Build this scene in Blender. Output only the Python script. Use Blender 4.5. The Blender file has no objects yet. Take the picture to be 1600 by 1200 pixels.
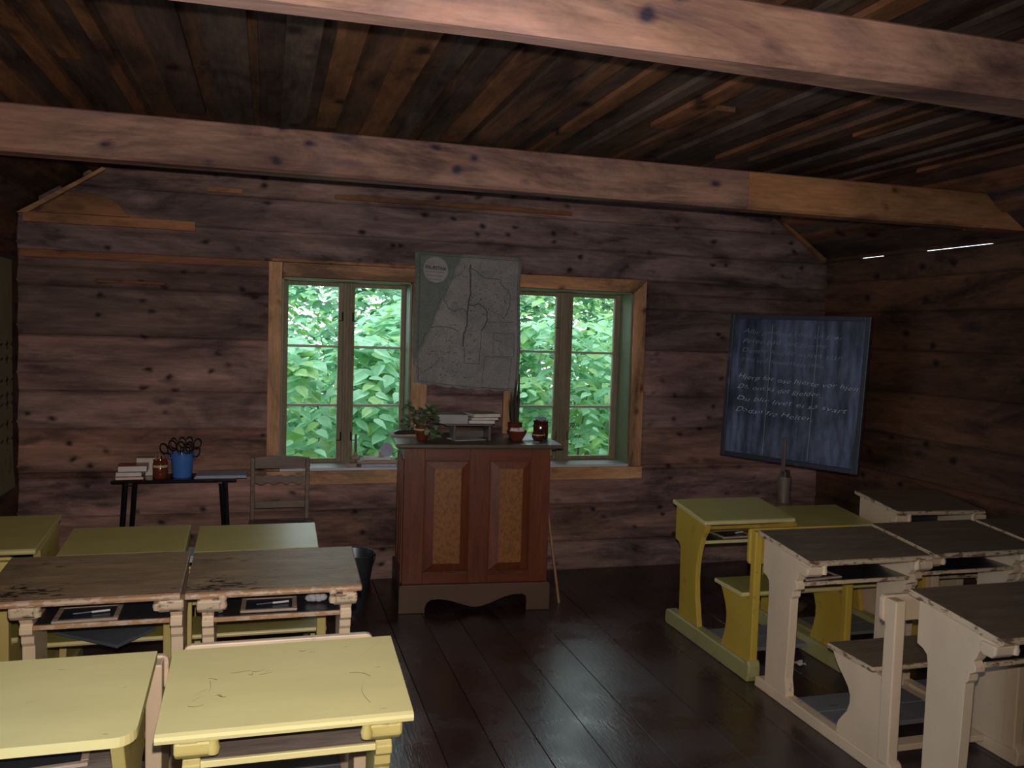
import bpy, bmesh, math, random
from mathutils import Vector, Matrix
random.seed(7)
C = bpy.context.scene.collection
S = bpy.context.scene

# ------------------------------------------------------------------ camera
cam_d = bpy.data.cameras.new('camera'); cam = bpy.data.objects.new('camera', cam_d); C.objects.link(cam)
cam_d.sensor_width = 36; cam_d.sensor_fit = 'HORIZONTAL'; cam_d.lens = 1332.03/1600*36
cam_d.clip_start = 0.02; cam_d.clip_end = 200
Rr = Vector((0.9609540, -0.2750339, 0.0303935)); Dn = Vector((0.0129938, -0.0648662, -0.9978094)); Fw = Vector((0.2764029, 0.9592438, -0.0587597))
m = Matrix.Identity(4)
for i in range(3):
    m[i][0] = Rr[i]; m[i][1] = -Dn[i]; m[i][2] = -Fw[i]
m[0][3] = 0; m[1][3] = 0; m[2][3] = 1.65
cam.matrix_world = m
S.camera = cam
# ------------------------------------------------------------------ world, light, exposure
S.view_settings.view_transform = 'Standard'; S.view_settings.look = 'None'
S.view_settings.gamma = 1; S.view_settings.use_curve_mapping = False
S.view_settings.exposure = 0.0
w = bpy.data.worlds.new('overcast_sky'); S.world = w; w.use_nodes = True
bgn = w.node_tree.nodes['Background']
bgn.inputs[0].default_value = (0.80, 0.95, 1.0, 1); bgn.inputs[1].default_value = 3.3

def lamp(name, kind, loc, energy, color, size=0.1, rot=None, sizey=None):
    d = bpy.data.lights.new(name, kind); d.energy = energy; d.color = color
    if kind == 'AREA':
        d.shape = 'RECTANGLE'; d.size = size; d.size_y = sizey or size
    elif kind in ('POINT', 'SPOT'):
        d.shadow_soft_size = size
    o = bpy.data.objects.new(name, d); C.objects.link(o); o.location = loc
    if rot: o.rotation_euler = rot
    return o
# the camera's own flash, just above the lens
fl = lamp('camera_flash', 'SPOT', (0.012, 0.03, 1.715), 255, (1.0, 0.86, 0.76), 0.012)
fl.data.spot_size = math.radians(112); fl.data.spot_blend = 1.0
fl.rotation_euler = (math.radians(84.0), 0, math.radians(-9))
# daylight entering through the (unseen) windows of the rear and left walls
lamp('side_window_daylight', 'AREA', (-1.68, 0.9, 1.35), 26, (0.45, 0.62, 1.0), 1.5, (0, math.radians(-90), 0), 1.1)

# ------------------------------------------------------------------ node helpers
def mat(name):
    M_ = bpy.data.materials.new(name); M_.use_nodes = True
    nt = M_.node_tree; b = nt.nodes['Principled BSDF']
    return M_, nt, b
def N(nt, t, **k):
    n = nt.nodes.new(t)
    for a, v in k.items(): setattr(n, a, v)
    return n
def ramp(nt, stops):
    n = N(nt, 'ShaderNodeValToRGB'); e = n.color_ramp.elements
    while len(e) > 1: e.remove(e[-1])
    e[0].position = stops[0][0]; e[0].color = (*stops[0][1], 1)
    for p, c in stops[1:]:
        x = e.new(p); x.color = (*c, 1)
    return n
def mixc(nt, fac, a, b, mode='MIX'):
    n = N(nt, 'ShaderNodeMix'); n.data_type = 'RGBA'; n.blend_type = mode
    for s, v in ((0, fac), (6, a), (7, b)):
        if isinstance(v, (int, float)): n.inputs[s].default_value = v
        elif isinstance(v, tuple): n.inputs[s].default_value = (*v, 1)
        else: nt.links.new(v, n.inputs[s])
    return n.outputs[2]
def coords(nt, scale, src='Object'):
    tc = N(nt, 'ShaderNodeTexCoord'); mp = N(nt, 'ShaderNodeMapping'); mp.inputs['Scale'].default_value = scale
    nt.links.new(tc.outputs[src], mp.inputs[0]); return mp.outputs[0]
def noise(nt, vec, scale, detail=4, rough=.55, dist=0):
    n = N(nt, 'ShaderNodeTexNoise'); n.inputs['Scale'].default_value = scale; n.inputs['Detail'].default_value = detail
    n.inputs['Roughness'].default_value = rough; n.inputs['Distortion'].default_value = dist
    nt.links.new(vec, n.inputs['Vector']); return n.outputs['Fac']
def bump(nt, b, h, strength=.3, dist=.01):
    n = N(nt, 'ShaderNodeBump'); n.inputs['Strength'].default_value = strength; n.inputs['Distance'].default_value = dist
    nt.links.new(h, n.inputs['Height']); nt.links.new(n.outputs[0], b.inputs['Normal'])
AX = {'x': (1, 9, 9), 'y': (9, 1, 9), 'z': (9, 9, 1)}

def wood(name, dark, light, axis='x', s=1.0, rough=.6, tint=False, knots=0.0, knotcol=(.05, .03, .03), stain=0.0, staincol=(.06, .05, .06), bmp=.3, spec=.4, plane=None, gouge=False):
    M_, nt, b = mat(name)
    v = coords(nt, tuple(s*a for a in AX[axis]))
    g = noise(nt, v, 2.2, 6, .6, .6)
    r = ramp(nt, [(.25, dark), (.5, tuple((a+c)/2 for a, c in zip(dark, light))), (.75, light)])
    nt.links.new(g, r.inputs[0]); col = r.outputs[0]
    fine = noise(nt, v, 14, 3, .6)
    r2 = ramp(nt, [(.3, (.72, .72, .72)), (.6, (1.08, 1.08, 1.08))]); nt.links.new(fine, r2.inputs[0])
    col = mixc(nt, .8, col, r2.outputs[0], 'MULTIPLY')
    if stain:
        v3 = coords(nt, tuple(a*s for a in {'x': (1.2, 3, 3), 'y': (3, 1.2, 3), 'z': (3, 3, 1.2)}[axis]))
        n3 = noise(nt, v3, 1.6, 5, .6, .8)
        r3 = ramp(nt, [(.5, (0, 0, 0)), (.68, (1, 1, 1))]); nt.links.new(n3, r3.inputs[0])
        mm = N(nt, 'ShaderNodeMath', operation='MULTIPLY'); nt.links.new(r3.outputs[0], mm.inputs[0]); mm.inputs[1].default_value = stain
        col = mixc(nt, mm.outputs[0], col, staincol)
    if knots:
        tc = N(nt, 'ShaderNodeTexCoord'); sp_ = N(nt, 'ShaderNodeSeparateXYZ'); nt.links.new(tc.outputs['Object'], sp_.inputs[0])
        cbn = N(nt, 'ShaderNodeCombineXYZ'); pa, pb = {'x': (0, 2), 'y': (1, 2), 'z': (2, 0), 'c': (1, 0)}[plane or axis]
        nt.links.new(sp_.outputs[pa], cbn.inputs[0]); nt.links.new(sp_.outputs[pb], cbn.inputs[1])
        nz = N(nt, 'ShaderNodeTexNoise'); nz.inputs['Scale'].default_value = 9; nt.links.new(cbn.outputs[0], nz.inputs['Vector'])
        wv_ = N(nt, 'ShaderNodeVectorMath', operation='MULTIPLY_ADD'); nt.links.new(nz.outputs['Color'], wv_.inputs[0]); wv_.inputs[1].default_value = (.06, .06, 0); nt.links.new(cbn.outputs[0], wv_.inputs[2])
        def kn(scale, rot, stops, kc, c0, amt):
            mp = N(nt, 'ShaderNodeMapping'); mp.inputs['Scale'].default_value = scale; mp.inputs['Rotation'].default_value = (0, 0, rot); nt.links.new(wv_.outputs[0], mp.inputs[0])
            vo = N(nt, 'ShaderNodeTexVoronoi'); vo.voronoi_dimensions = '2D'; vo.inputs['Scale'].default_value = knots; nt.links.new(mp.outputs[0], vo.inputs['Vector'])
            r4 = ramp(nt, [(p_, (q_*amt,)*3) for p_, q_ in stops]); nt.links.new(vo.outputs['Distance'], r4.inputs[0])
            gn = N(nt, 'ShaderNodeTexNoise'); gn.inputs['Scale'].default_value = 1.9+rot; gn.inputs['Detail'].default_value = 1; nt.links.new(cbn.outputs[0], gn.inputs['Vector'])
            gr = ramp(nt, [(.46, (0, 0, 0)), (.56, (1, 1, 1))]); nt.links.new(gn.outputs['Fac'], gr.inputs[0])
            return mixc(nt, mixc(nt, 1, r4.outputs[0], gr.outputs[0], 'MULTIPLY'), c0, kc)
        col = kn((5.5, 8, 1), 0, [(.045, 1), (.09, .5), (.16, 0)], knotcol, col, 1)
        col = kn((2.6, 9, 1), -.9, [(.03, 1), (.11, .7), (.19, 0)], tuple(c_*1.5 for c_ in knotcol), col, .75)
        n5 = noise(nt, coords(nt, {'x': (.7, 2.6, 2.6), 'y': (2.6, .7, 2.6), 'z': (2.6, 2.6, .7)}[axis]), 1.5, 7, .7, .6)
        r5 = ramp(nt, [(.36, (.36, .36, .42)), (.5, (1, 1, 1)), (.64, (1.45, 1.36, 1.32))]); nt.links.new(n5, r5.inputs[0])
        col = mixc(nt, 1.0, col, r5.outputs[0], 'MULTIPLY')
    if gouge:
        gv_ = coords(nt, (3, 11, 1)); g1 = noise(nt, gv_, 5, 7, .7, .8); g2 = noise(nt, coords(nt, (1, 2.2, 1)), 2.3, 3)
        gm = N(nt, 'ShaderNodeMath', operation='MULTIPLY_ADD'); nt.links.new(g2, gm.inputs[0]); gm.inputs[1].default_value = .55; nt.links.new(g1, gm.inputs[2])
        rg = ramp(nt, [(.885, (0, 0, 0)), (.92, (1, 1, 1))]); nt.links.new(gm.outputs[0], rg.inputs[0])
        col = mixc(nt, rg.outputs[0], col, (.016, .012, .012))
    if tint:
        at = N(nt, 'ShaderNodeAttribute'); at.attribute_name = 'tint'
        col = mixc(nt, 1.0, col, at.outputs['Color'], 'MULTIPLY')
    nt.links.new(col, b.inputs['Base Color']); b.inputs['Roughness'].default_value = rough
    b.inputs['Specular IOR Level'].default_value = spec
    bump(nt, b, fine, bmp, .004)
    return M_

def paint(name, col, worn=None, amount=.45, rough=.45, scale=9, stretch=(1, 1, 1), spec=.5, var=.12, lo=.60, hi=.66):
    M_, nt, b = mat(name)
    v = coords(nt, stretch)
    n1 = noise(nt, v, 3, 4)
    r = ramp(nt, [(.3, tuple(c*(1-var) for c in col)), (.7, tuple(min(1, c*(1+var)) for c in col))]); nt.links.new(n1, r.inputs[0])
    c_ = r.outputs[0]
    if worn:
        n2 = noise(nt, v, scale, 7, .65, .3)
        r2 = ramp(nt, [(lo, (0, 0, 0)), (hi, (1, 1, 1))]); nt.links.new(n2, r2.inputs[0])
        mm = N(nt, 'ShaderNodeMath', operation='MULTIPLY'); nt.links.new(r2.outputs[0], mm.inputs[0]); mm.inputs[1].default_value = amount
        c_ = mixc(nt, mm.outputs[0], c_, worn)
    nt.links.new(c_, b.inputs['Base Color']); b.inputs['Roughness'].default_value = rough
    b.inputs['Specular IOR Level'].default_value = spec
    n3 = noise(nt, v, 40, 2); bump(nt, b, n3, .08, .003)
    return M_
def plain(name, col, rough=.5, metal=0.0, spec=.5):
    M_, nt, b = mat(name)
    v = coords(nt, (1, 1, 1)); n1 = noise(nt, v, 12, 3)
    r = ramp(nt, [(.3, tuple(c*.88 for c in col)), (.7, tuple(min(1, c*1.1) for c in col))]); nt.links.new(n1, r.inputs[0])
    nt.links.new(r.outputs[0], b.inputs['Base Color'])
    b.inputs['Roughness'].default_value = rough; b.inputs['Metallic'].default_value = metal; b.inputs['Specular IOR Level'].default_value = spec
    return M_

MT = {}
MT['log'] = wood('log_wood', (.115, .074, .068), (.34, .245, .23), 'x', .55, .75, True, .85, (.035, .024, .026), .55, (.05, .036, .036), .4, .2)
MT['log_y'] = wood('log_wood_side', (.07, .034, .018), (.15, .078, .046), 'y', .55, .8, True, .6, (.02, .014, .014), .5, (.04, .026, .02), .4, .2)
MT['ceil'] = wood('ceiling_board_wood', (.10, .065, .048), (.25, .16, .11), 'y', .6, .8, True, .4, (.03, .02, .02), .5, (.04, .035, .035), .4, .2, plane='c')
MT['beam'] = wood('beam_wood', (.17, .095, .07), (.36, .225, .17), 'x', .5, .7, True, .8, (.04, .03, .05), .7, (.15, .115, .125), .4, .25)
MT['newpine'] = wood('new_pine', (.36, .20, .10), (.52, .31, .17), 'x', .6, .6, True, .7, (.14, .06, .03), 0, bmp=.2, spec=.3)
MT['newpine_z'] = wood('new_pine_upright', (.36, .20, .10), (.52, .31, .17), 'z', .6, .6, True, .7, (.14, .06, .03), 0, bmp=.2, spec=.3)
MT['sash'] = wood('sash_wood', (.17, .14, .085), (.28, .23, .15), 'z', 1.2, .6)
MT['bar'] = paint('glazing_bar_paint', (.42, .40, .34), (.2, .17, .12), .5)
MT['jamb'] = paint('green_jamb_paint', (.17, .22, .12), (.12, .12, .07), .5, .5)
MT['sill'] = paint('white_sill_paint', (.55, .56, .60), (.3, .26, .22), .4, .4)
MT['cream'] = paint('cream_desk_paint', (.73, .58, .40), (.16, .10, .07), .55, .42, 11, (1, 1, .5), lo=.64, hi=.68)
MT['footgrey'] = paint('worn_footboard_paint', (.17, .18, .20), (.08, .075, .08), .7, .6, 6, (1, 3, 1))
MT['yel'] = paint('mustard_desk_paint', (.54, .38, .055), (.2, .12, .03), .35, .4, 14, var=.08)
MT['yeltop'] = paint('olive_yellow_top_paint', (.50, .45, .155), (.16, .12, .05), .5, .35, 16, (.6, 2, 1), lo=.66, hi=.70, var=.07)
MT['yeledge'] = paint('pale_yellow_edge_paint', (.62, .56, .26), (.25, .2, .1), .4, .35, 16)
MT['yeltop1'] = paint('pale_yellow_top_paint', (.74, .67, .31), (.18, .11, .06), .6, .38, 17, (.7, 2.2, 1), lo=.68, hi=.71, var=.06)
MT['yelold'] = paint('aged_yellow_paint', (.55, .46, .16), (.2, .14, .06), .5, .4, 12)
MT['sled'] = paint('sled_yellow_green_paint', (.38, .36, .15), (.2, .18, .12), .5, .45, 12)
MT['seatyel'] = paint('seat_olive_paint', (.33, .30, .07), (.15, .12, .05), .4, .4, 12, (.6, 2, 1))
MT['browntop'] = wood('worn_brown_top', (.22, .155, .09), (.38, .28, .17), 'x', 1.3, .42, False, 0, stain=.5, staincol=(.07, .055, .05), bmp=.5, spec=.5, gouge=True)
MT['browntopR'] = wood('brown_top_smooth', (.16, .12, .08), (.26, .20, .14), 'x', 1.3, .5, False, 0, stain=.5, staincol=(.085, .065, .045), bmp=.3, spec=.35)
MT['edgeworn'] = paint('worn_orange_edge', (.42, .24, .12), (.58, .46, .34), .8, .5, 22, (1, 1, 3), lo=.5, hi=.56)
MT['edgecream'] = paint('worn_cream_edge', (.62, .49, .33), (.14, .08, .05), .9, .45, 20, (1, 1, 3), lo=.53, hi=.58)
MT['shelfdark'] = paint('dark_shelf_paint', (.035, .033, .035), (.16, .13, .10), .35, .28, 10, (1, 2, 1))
MT['shelfbare'] = wood('bare_shelf_wood', (.16, .13, .12), (.28, .23, .2), 'x', 1, .5)
MT['red'] = wood('red_brown_graining', (.085, .020, .009), (.17, .045, .018), 'z', 1.4, .38, bmp=.15, spec=.45)
MT['redx'] = wood('red_brown_graining_rail', (.085, .020, .009), (.16, .042, .016), 'x', 1.4, .38, bmp=.15, spec=.45)
MT['orange'] = paint('stippled_orange_panel', (.26, .105, .028), (.13, .048, .014), .75, .4, 60, (1, 1, .8), lo=.46, hi=.6, var=.10)
MT['lecbase'] = paint('brown_plinth_paint', (.10, .058, .038), (.06, .04, .03), .4, .45)
MT['lectop'] = paint('brown_lectern_top_paint', (.085, .06, .045), (.05, .035, .035), .5, .35)
MT['lecgreen'] = paint('green_side_paint', (.10, .13, .055), (.05, .04, .03), .6, .45)
MT['black'] = plain('black_lacquer', (.008, .008, .009), .12, spec=.6)
MT['blackmat'] = plain('black_iron', (.012, .011, .011), .4)
MT['blue'] = plain('blue_enamel', (.06, .18, .55), .3)
MT['brownglaze'] = plain('brown_glaze', (.13, .03, .014), .12, spec=.7)
MT['darkglaze'] = plain('dark_brown_glaze', (.055, .016, .01), .1, spec=.7)
MT['creamglaze'] = plain('cream_glaze_band', (.55, .42, .28), .25)
MT['terra'] = plain('soil', (.03, .02, .015), .9)
MT['paper'] = plain('white_paper', (.62, .62, .60), .7)
MT['paperblue'] = plain('bluish_white_paper', (.42, .46, .60), .7)
MT['papergrey'] = plain('grey_book_cover', (.30, .29, .29), .6)
MT['tancover'] = plain('tan_book_cover', (.34, .27, .19), .65)
MT['redcover'] = plain('dark_red_book_cover', (.28, .02, .04), .3)
MT['greencover'] = plain('grey_green_book_cover', (.13, .15, .13), .5)
MT['pages'] = plain('book_pages', (.60, .56, .50), .7)
MT['chair'] = wood('pale_worn_chair_wood', (.11, .08, .06), (.20, .15, .115), 'x', 1.5, .5)
MT['chairseat'] = wood('dark_chair_seat_wood', (.06, .05, .05), (.12, .10, .10), 'x', 1.5, .25)
MT['slate'] = plain('slate_stone', (.03, .035, .045), .3)
MT['slatewood'] = wood('slate_frame_wood', (.30, .22, .16), (.46, .36, .28), 'x', 2, .5)
MT['zinc'] = plain('galvanised_steel', (.16, .19, .23), .35, .85)
MT['folder'] = plain('blue_grey_felt', (.085, .10, .125), .75)
MT['stick'] = wood('pointer_wood', (.28, .15, .07), (.42, .25, .13), 'z', 2, .5)
MT['leafgrey'] = plain('geranium_leaf', (.09, .14, .055), .6)
MT['leaftip'] = plain('pale_leaf', (.20, .24, .13), .6)
MT['stem'] = plain('plant_stem', (.10, .07, .04), .7)
MT['darkstalk'] = plain('dark_reddish_stalk', (.035, .022, .018), .6)
MT['bark'] = plain('bush_bark', (.10, .085, .06), .8)
MT['plaster'] = plain('white_speckled_flower', (.75, .68, .66), .7)
MT['chalk'] = plain('chalk_line', (.62, .68, .78), .9)
MT['chalkfaint'] = plain('faint_chalk_line', (.28, .32, .42), .9)
MT['ink'] = plain('black_printing_ink', (.012, .012, .012), .8)
MT['inksoft'] = plain('grey_printing_ink', (.07, .07, .065), .8)
MT['cotton'] = plain('grey_cloth', (.40, .40, .42), .9)
MT['pencilwhite'] = plain('pale_slate_pencil', (.60, .58, .62), .4)
MT['rust'] = plain('rusted_strap_iron', (.16, .12, .11), .5, .5)
MT['postwood'] = wood('turned_post_wood', (.10, .075, .055), (.20, .15, .11), 'z', 2, .5)
MT['blade'] = plain('steel_blade', (.4, .4, .42), .3, .9)

# blackboard slate with wiped chalk dust, blue daylight glare mixed into its colours
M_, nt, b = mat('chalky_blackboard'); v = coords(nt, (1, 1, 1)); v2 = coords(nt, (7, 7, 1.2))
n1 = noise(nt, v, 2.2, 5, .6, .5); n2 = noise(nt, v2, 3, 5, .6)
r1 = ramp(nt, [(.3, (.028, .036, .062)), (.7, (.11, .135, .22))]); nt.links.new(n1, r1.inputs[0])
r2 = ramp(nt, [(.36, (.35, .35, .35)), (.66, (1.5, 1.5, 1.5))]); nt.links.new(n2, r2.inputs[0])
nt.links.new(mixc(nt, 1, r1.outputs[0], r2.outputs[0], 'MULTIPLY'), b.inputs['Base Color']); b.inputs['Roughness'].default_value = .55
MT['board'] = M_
# floor: dark brown painted planks
M_, nt, b = mat('dark_floor_paint'); v = coords(nt, (5, .8, 1)); v2 = coords(nt, (1, 1, 1))
n1 = noise(nt, v, 2.4, 5, .6); n2 = noise(nt, v2, 2.0, 6, .65, .4); n3 = noise(nt, v, 18, 3, .6)
r1 = ramp(nt, [(.3, (.028, .013, .011)), (.7, (.055, .028, .024))]); nt.links.new(n1, r1.inputs[0])
r2 = ramp(nt, [(.42, (0, 0, 0)), (.68, (.8, .8, .8))]); nt.links.new(n2, r2.inputs[0])
col = mixc(nt, r2.outputs[0], r1.outputs[0], (.075, .066, .082))  # dust patches; bluish sheen of window light painted into their colour
at = N(nt, 'ShaderNodeAttribute'); at.attribute_name = 'tint'
nt.links.new(mixc(nt, 1, col, at.outputs['Color'], 'MULTIPLY'), b.inputs['Base Color'])
r3 = ramp(nt, [(.35, (.20, .20, .20)), (.65, (.38, .38, .38))]); nt.links.new(n2, r3.inputs[0]); nt.links.new(r3.outputs[0], b.inputs['Roughness'])
b.inputs['Specular IOR Level'].default_value = .6
bump(nt, b, n3, .22, .004); MT['floor'] = M_
# map paper: sea green west, pale land, speckled lettering
M_, nt, b = mat('printed_map_paper')
uv = N(nt, 'ShaderNodeUVMap'); uv.uv_map = 'uv'
def uvn(scale, sc, det=4, dist=0):
    mp = N(nt, 'ShaderNodeMapping'); mp.inputs['Scale'].default_value = scale; nt.links.new(uv.outputs[0], mp.inputs[0]); return noise(nt, mp.outputs[0], sc, det, .6, dist), mp.outputs[0]
sep = N(nt, 'ShaderNodeSeparateXYZ'); nt.links.new(uv.outputs[0], sep.inputs[0])
nA, _ = uvn((1, 1.2, 1), 5, 5)
# coast: x - (0.12 + .42*y) > 0 is land
m1 = N(nt, 'ShaderNodeMath', operation='MULTIPLY_ADD'); nt.links.new(sep.outputs[1], m1.inputs[0]); m1.inputs[1].default_value = -.50; m1.inputs[2].default_value = .06
m2 = N(nt, 'ShaderNodeMath', operation='ADD'); nt.links.new(sep.outputs[0], m2.inputs[0]); nt.links.new(m1.outputs[0], m2.inputs[1])
m3 = N(nt, 'ShaderNodeMath', operation='MULTIPLY_ADD'); nt.links.new(nA, m3.inputs[0]); m3.inputs[1].default_value = .12; nt.links.new(m2.outputs[0], m3.inputs[2])
rc = ramp(nt, [(.045, (.155, .185, .165)), (.075, (.27, .265, .26))]); nt.links.new(m3.outputs[0], rc.inputs[0])
nB, vb = uvn((60, 80, 1), 1, 3); rB = ramp(nt, [(.35, (.6, .6, .6)), (.52, (1, 1, 1))]); nt.links.new(nB, rB.inputs[0])
col = mixc(nt, .7, rc.outputs[0], rB.outputs[0], 'MULTIPLY')
nC, _ = uvn((3, 4, 1), 1.6, 6, 1); rC = ramp(nt, [(.3, (.72, .74, .74)), (.7, (1.15, 1.14, 1.12))]); nt.links.new(nC, rC.inputs[0])
col = mixc(nt, .9, col, rC.outputs[0], 'MULTIPLY')
nt.links.new(col, b.inputs['Base Color']); b.inputs['Roughness'].default_value = .7
MT['map'] = M_; MT['mappale'] = plain('pale_map_paper', (.30, .30, .30), .7)
MT['poster'] = paint('aged_poster_paper', (.20, .18, .11), (.10, .09, .05), .5, .7, 5)
# foliage
def leafmat(name, c1, c2):
    M_, nt, b = mat(name)
    v = coords(nt, (1, 1, 1)); n1 = noise(nt, v, 6, 3); r = ramp(nt, [(.3, c1), (.7, c2)]); nt.links.new(n1, r.inputs[0])
    nt.links.new(r.outputs[0], b.inputs['Base Color']); b.inputs['Roughness'].default_value = .38; b.inputs['Specular IOR Level'].default_value = .6
    tr = N(nt, 'ShaderNodeBsdfTranslucent'); nt.links.new(r.outputs[0], tr.inputs[0])
    mx = N(nt, 'ShaderNodeMixShader'); mx.inputs[0].default_value = .35
    nt.links.new(b.outputs[0], mx.inputs[1]); nt.links.new(tr.outputs[0], mx.inputs[2])
    nt.links.new(mx.outputs[0], nt.nodes['Material Output'].inputs[0]); return M_
MT['leafA'] = leafmat('broad_leaf', (.20, .50, .27), (.42, .78, .48))
MT['leafB'] = leafmat('yellow_green_leaf', (.22, .46, .12), (.42, .70, .28))
MT['leafC'] = leafmat('deep_green_leaf', (.04, .17, .07), (.12, .36, .16))
MT['grass'] = plain('grass_ground', (.08, .16, .05), .9)
# glass
M_, nt, b = mat('window_glass')
nt.nodes.remove(b); t = N(nt, 'ShaderNodeBsdfTransparent'); g = N(nt, 'ShaderNodeBsdfGlossy'); g.inputs['Roughness'].default_value = .02
lw = N(nt, 'ShaderNodeFresnel'); lw.inputs[0].default_value = 1.45; mx = N(nt, 'ShaderNodeMixShader')
nt.links.new(lw.outputs[0], mx.inputs[0]); nt.links.new(t.outputs[0], mx.inputs[1]); nt.links.new(g.outputs[0], mx.inputs[2])
nt.links.new(mx.outputs[0], nt.nodes['Material Output'].inputs[0]); MT['glass'] = M_

# ------------------------------------------------------------------ mesh builder
class MB:
    def __init__(s): s.v = []; s.f = []; s.mi = []; s.t = []
    def add(s, vs, fs, mi=0, tint=(1, 1, 1)):
        o = len(s.v); s.v += [tuple(p) for p in vs]
        for f in fs: s.f.append(tuple(i+o for i in f)); s.mi.append(mi); s.t.append(tint)
        return s
    def box(s, x0, x1, y0, y1, z0, z1, mi=0, tint=(1, 1, 1)):
        v = [(x, y, z) for x in (x0, x1) for y in (y0, y1) for z in (z0, z1)]
        return s.add(v, [(0, 1, 3, 2), (4, 6, 7, 5), (0, 4, 5, 1), (2, 3, 7, 6), (0, 2, 6, 4), (1, 5, 7, 3)], mi, tint)
    def prism(s, prof, axis, a0, a1, mi=0, tint=(1, 1, 1)):
        # prof: 2D points; axis 'x' -> (y,z), 'y' -> (x,z), 'z' -> (x,y)
        def P(a, p):
            return {'x': (a, p[0], p[1]), 'y': (p[0], a, p[1]), 'z': (p[0], p[1], a)}[axis]
        n = len(prof); v = [P(a0, p) for p in prof]+[P(a1, p) for p in prof]
        f = [tuple(range(n)), tuple(range(2*n-1, n-1, -1))]+[(i, i+n, (i+1) % n+n, (i+1) % n) for i in range(n)]
        return s.add(v, f, mi, tint)
    def tube(s, pts, r, n=8, mi=0, closed=False, tint=(1, 1, 1)):
        pts = [Vector(p) for p in pts]; rs = r if isinstance(r, (list, tuple)) else [r]*len(pts)
        v = []; f = []; L = len(pts); ref = None
        for i, p in enumerate(pts):
            if closed: d = pts[(i+1) % L]-pts[i-1]
            else: d = pts[min(i+1, L-1)]-pts[max(i-1, 0)]
            d.normalize()
            if ref is None: ref = Vector((0, 0, 1)) if abs(d.z) < .9 else Vector((1, 0, 0))
            u = d.cross(ref); u.normalize(); w_ = u.cross(d); ref = w_
            for k in range(n):
                a = 2*math.pi*k/n; v.append(p+(u*math.cos(a)+w_*math.sin(a))*rs[i])
        for i in range(L if closed else L-1):
            j = (i+1) % L
            for k in range(n): f.append((i*n+k, i*n+(k+1) % n, j*n+(k+1) % n, j*n+k))
        if not closed: f.append(tuple(range(n-1, -1, -1))); f.append(tuple((L-1)*n+k for k in range(n)))
        return s.add(v, f, mi, tint)
    def lathe(s, prof, c=(0, 0, 0), n=24, mi=0, sq=1.0):
        v = []; f = []
        for r, z in prof:
            for k in range(n):
                a = 2*math.pi*k/n; v.append((c[0]+r*math.cos(a), c[1]+r*math.sin(a)*sq, c[2]+z))
        for i in range(len(prof)-1):
            for k in range(n): f.append((i*n+k, i*n+(k+1) % n, (i+1)*n+(k+1) % n, (i+1)*n+k))
        f.append(tuple(range(n-1, -1, -1)))
        f.append(tuple((len(prof)-1)*n+k for k in range(n)))
        return s.add(v, f, mi)
    def ball(s, c, r, n=8, mi=0, sc=(1, 1, 1)):
        v = []; f = []
        for i in range(n+1):
            th = math.pi*i/n
            for k in range(n*2):
                a = math.pi*k/n; v.append((c[0]+r*sc[0]*math.sin(th)*math.cos(a), c[1]+r*sc[1]*math.sin(th)*math.sin(a), c[2]+r*sc[2]*math.cos(th)))
        for i in range(n):
            for k in range(2*n): f.append((i*2*n+k, (i+1)*2*n+k, (i+1)*2*n+(k+1) % (2*n), i*2*n+(k+1) % (2*n)))
        return s.add(v, f, mi)
    def build(s, name, mats, parent=None, bev=0, smooth=False, loc=None, rz=0, seg=2):
        me = bpy.data.meshes.new(name); me.from_pydata(s.v, [], s.f)
        if not isinstance(mats, (list, tuple)): mats = [mats]
        for m_ in mats: me.materials.append(MT[m_])
        for p, i in zip(me.polygons, s.mi): p.material_index = i
        ca = me.color_attributes.new('tint', 'FLOAT_COLOR', 'CORNER')
        k = 0; d = []
        for p, t in zip(me.polygons, s.t):
            d += [t[0], t[1], t[2], 1.0]*p.loop_total
        ca.data.foreach_set('color', d)
        bm = bmesh.new(); bm.from_mesh(me); bmesh.ops.recalc_face_normals(bm, faces=bm.faces); bm.to_mesh(me); bm.free()
        if smooth:
            for p in me.polygons: p.use_smooth = True
        me.update()
        o = bpy.data.objects.new(name, me); C.objects.link(o)
        if parent: o.parent = parent
        if loc: o.location = loc
        if rz: o.rotation_euler = (0, 0, rz)
        if bev:
            md = o.modifiers.new('bevel', 'BEVEL'); md.width = bev; md.segments = seg; md.limit_method = 'ANGLE'; md.angle_limit = math.radians(40)
        if smooth:
            md = o.modifiers.new('edge', 'EDGE_SPLIT'); md.split_angle = math.radians(38)
        return o
def tag(o, label, cat, group=None, kind=None):
    if label: o['label'] = label
    if cat: o['category'] = cat
    if group: o['group'] = group
    if kind: o['kind'] = kind
    return o
def thing(name, label, cat, loc=(0, 0, 0), rz=0, group=None):
    o = bpy.data.objects.new(name, None); C.objects.link(o); o.empty_display_size = .1
    o.location = loc; o.rotation_euler = (0, 0, rz); return tag(o, label, cat, group)
def struct(o): o['kind'] = 'structure'; return o
def tn(lo=.8, hi=1.15, warm=0):
    a = random.uniform(lo, hi); w_ = random.uniform(-.06, .06)+warm; return (a*(1+w_), a, a*(1-w_))

# ------------------------------------------------------------------ room shell
XL, XR, YB, YR = -1.40, 4.06, 5.588, -1.75
ZF = 2.60            # flat ceiling
sl = .28/.43
XFL, XFR = XL+(ZF-2.27)/sl, 4.05-(ZF-2.27)/sl
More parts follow.
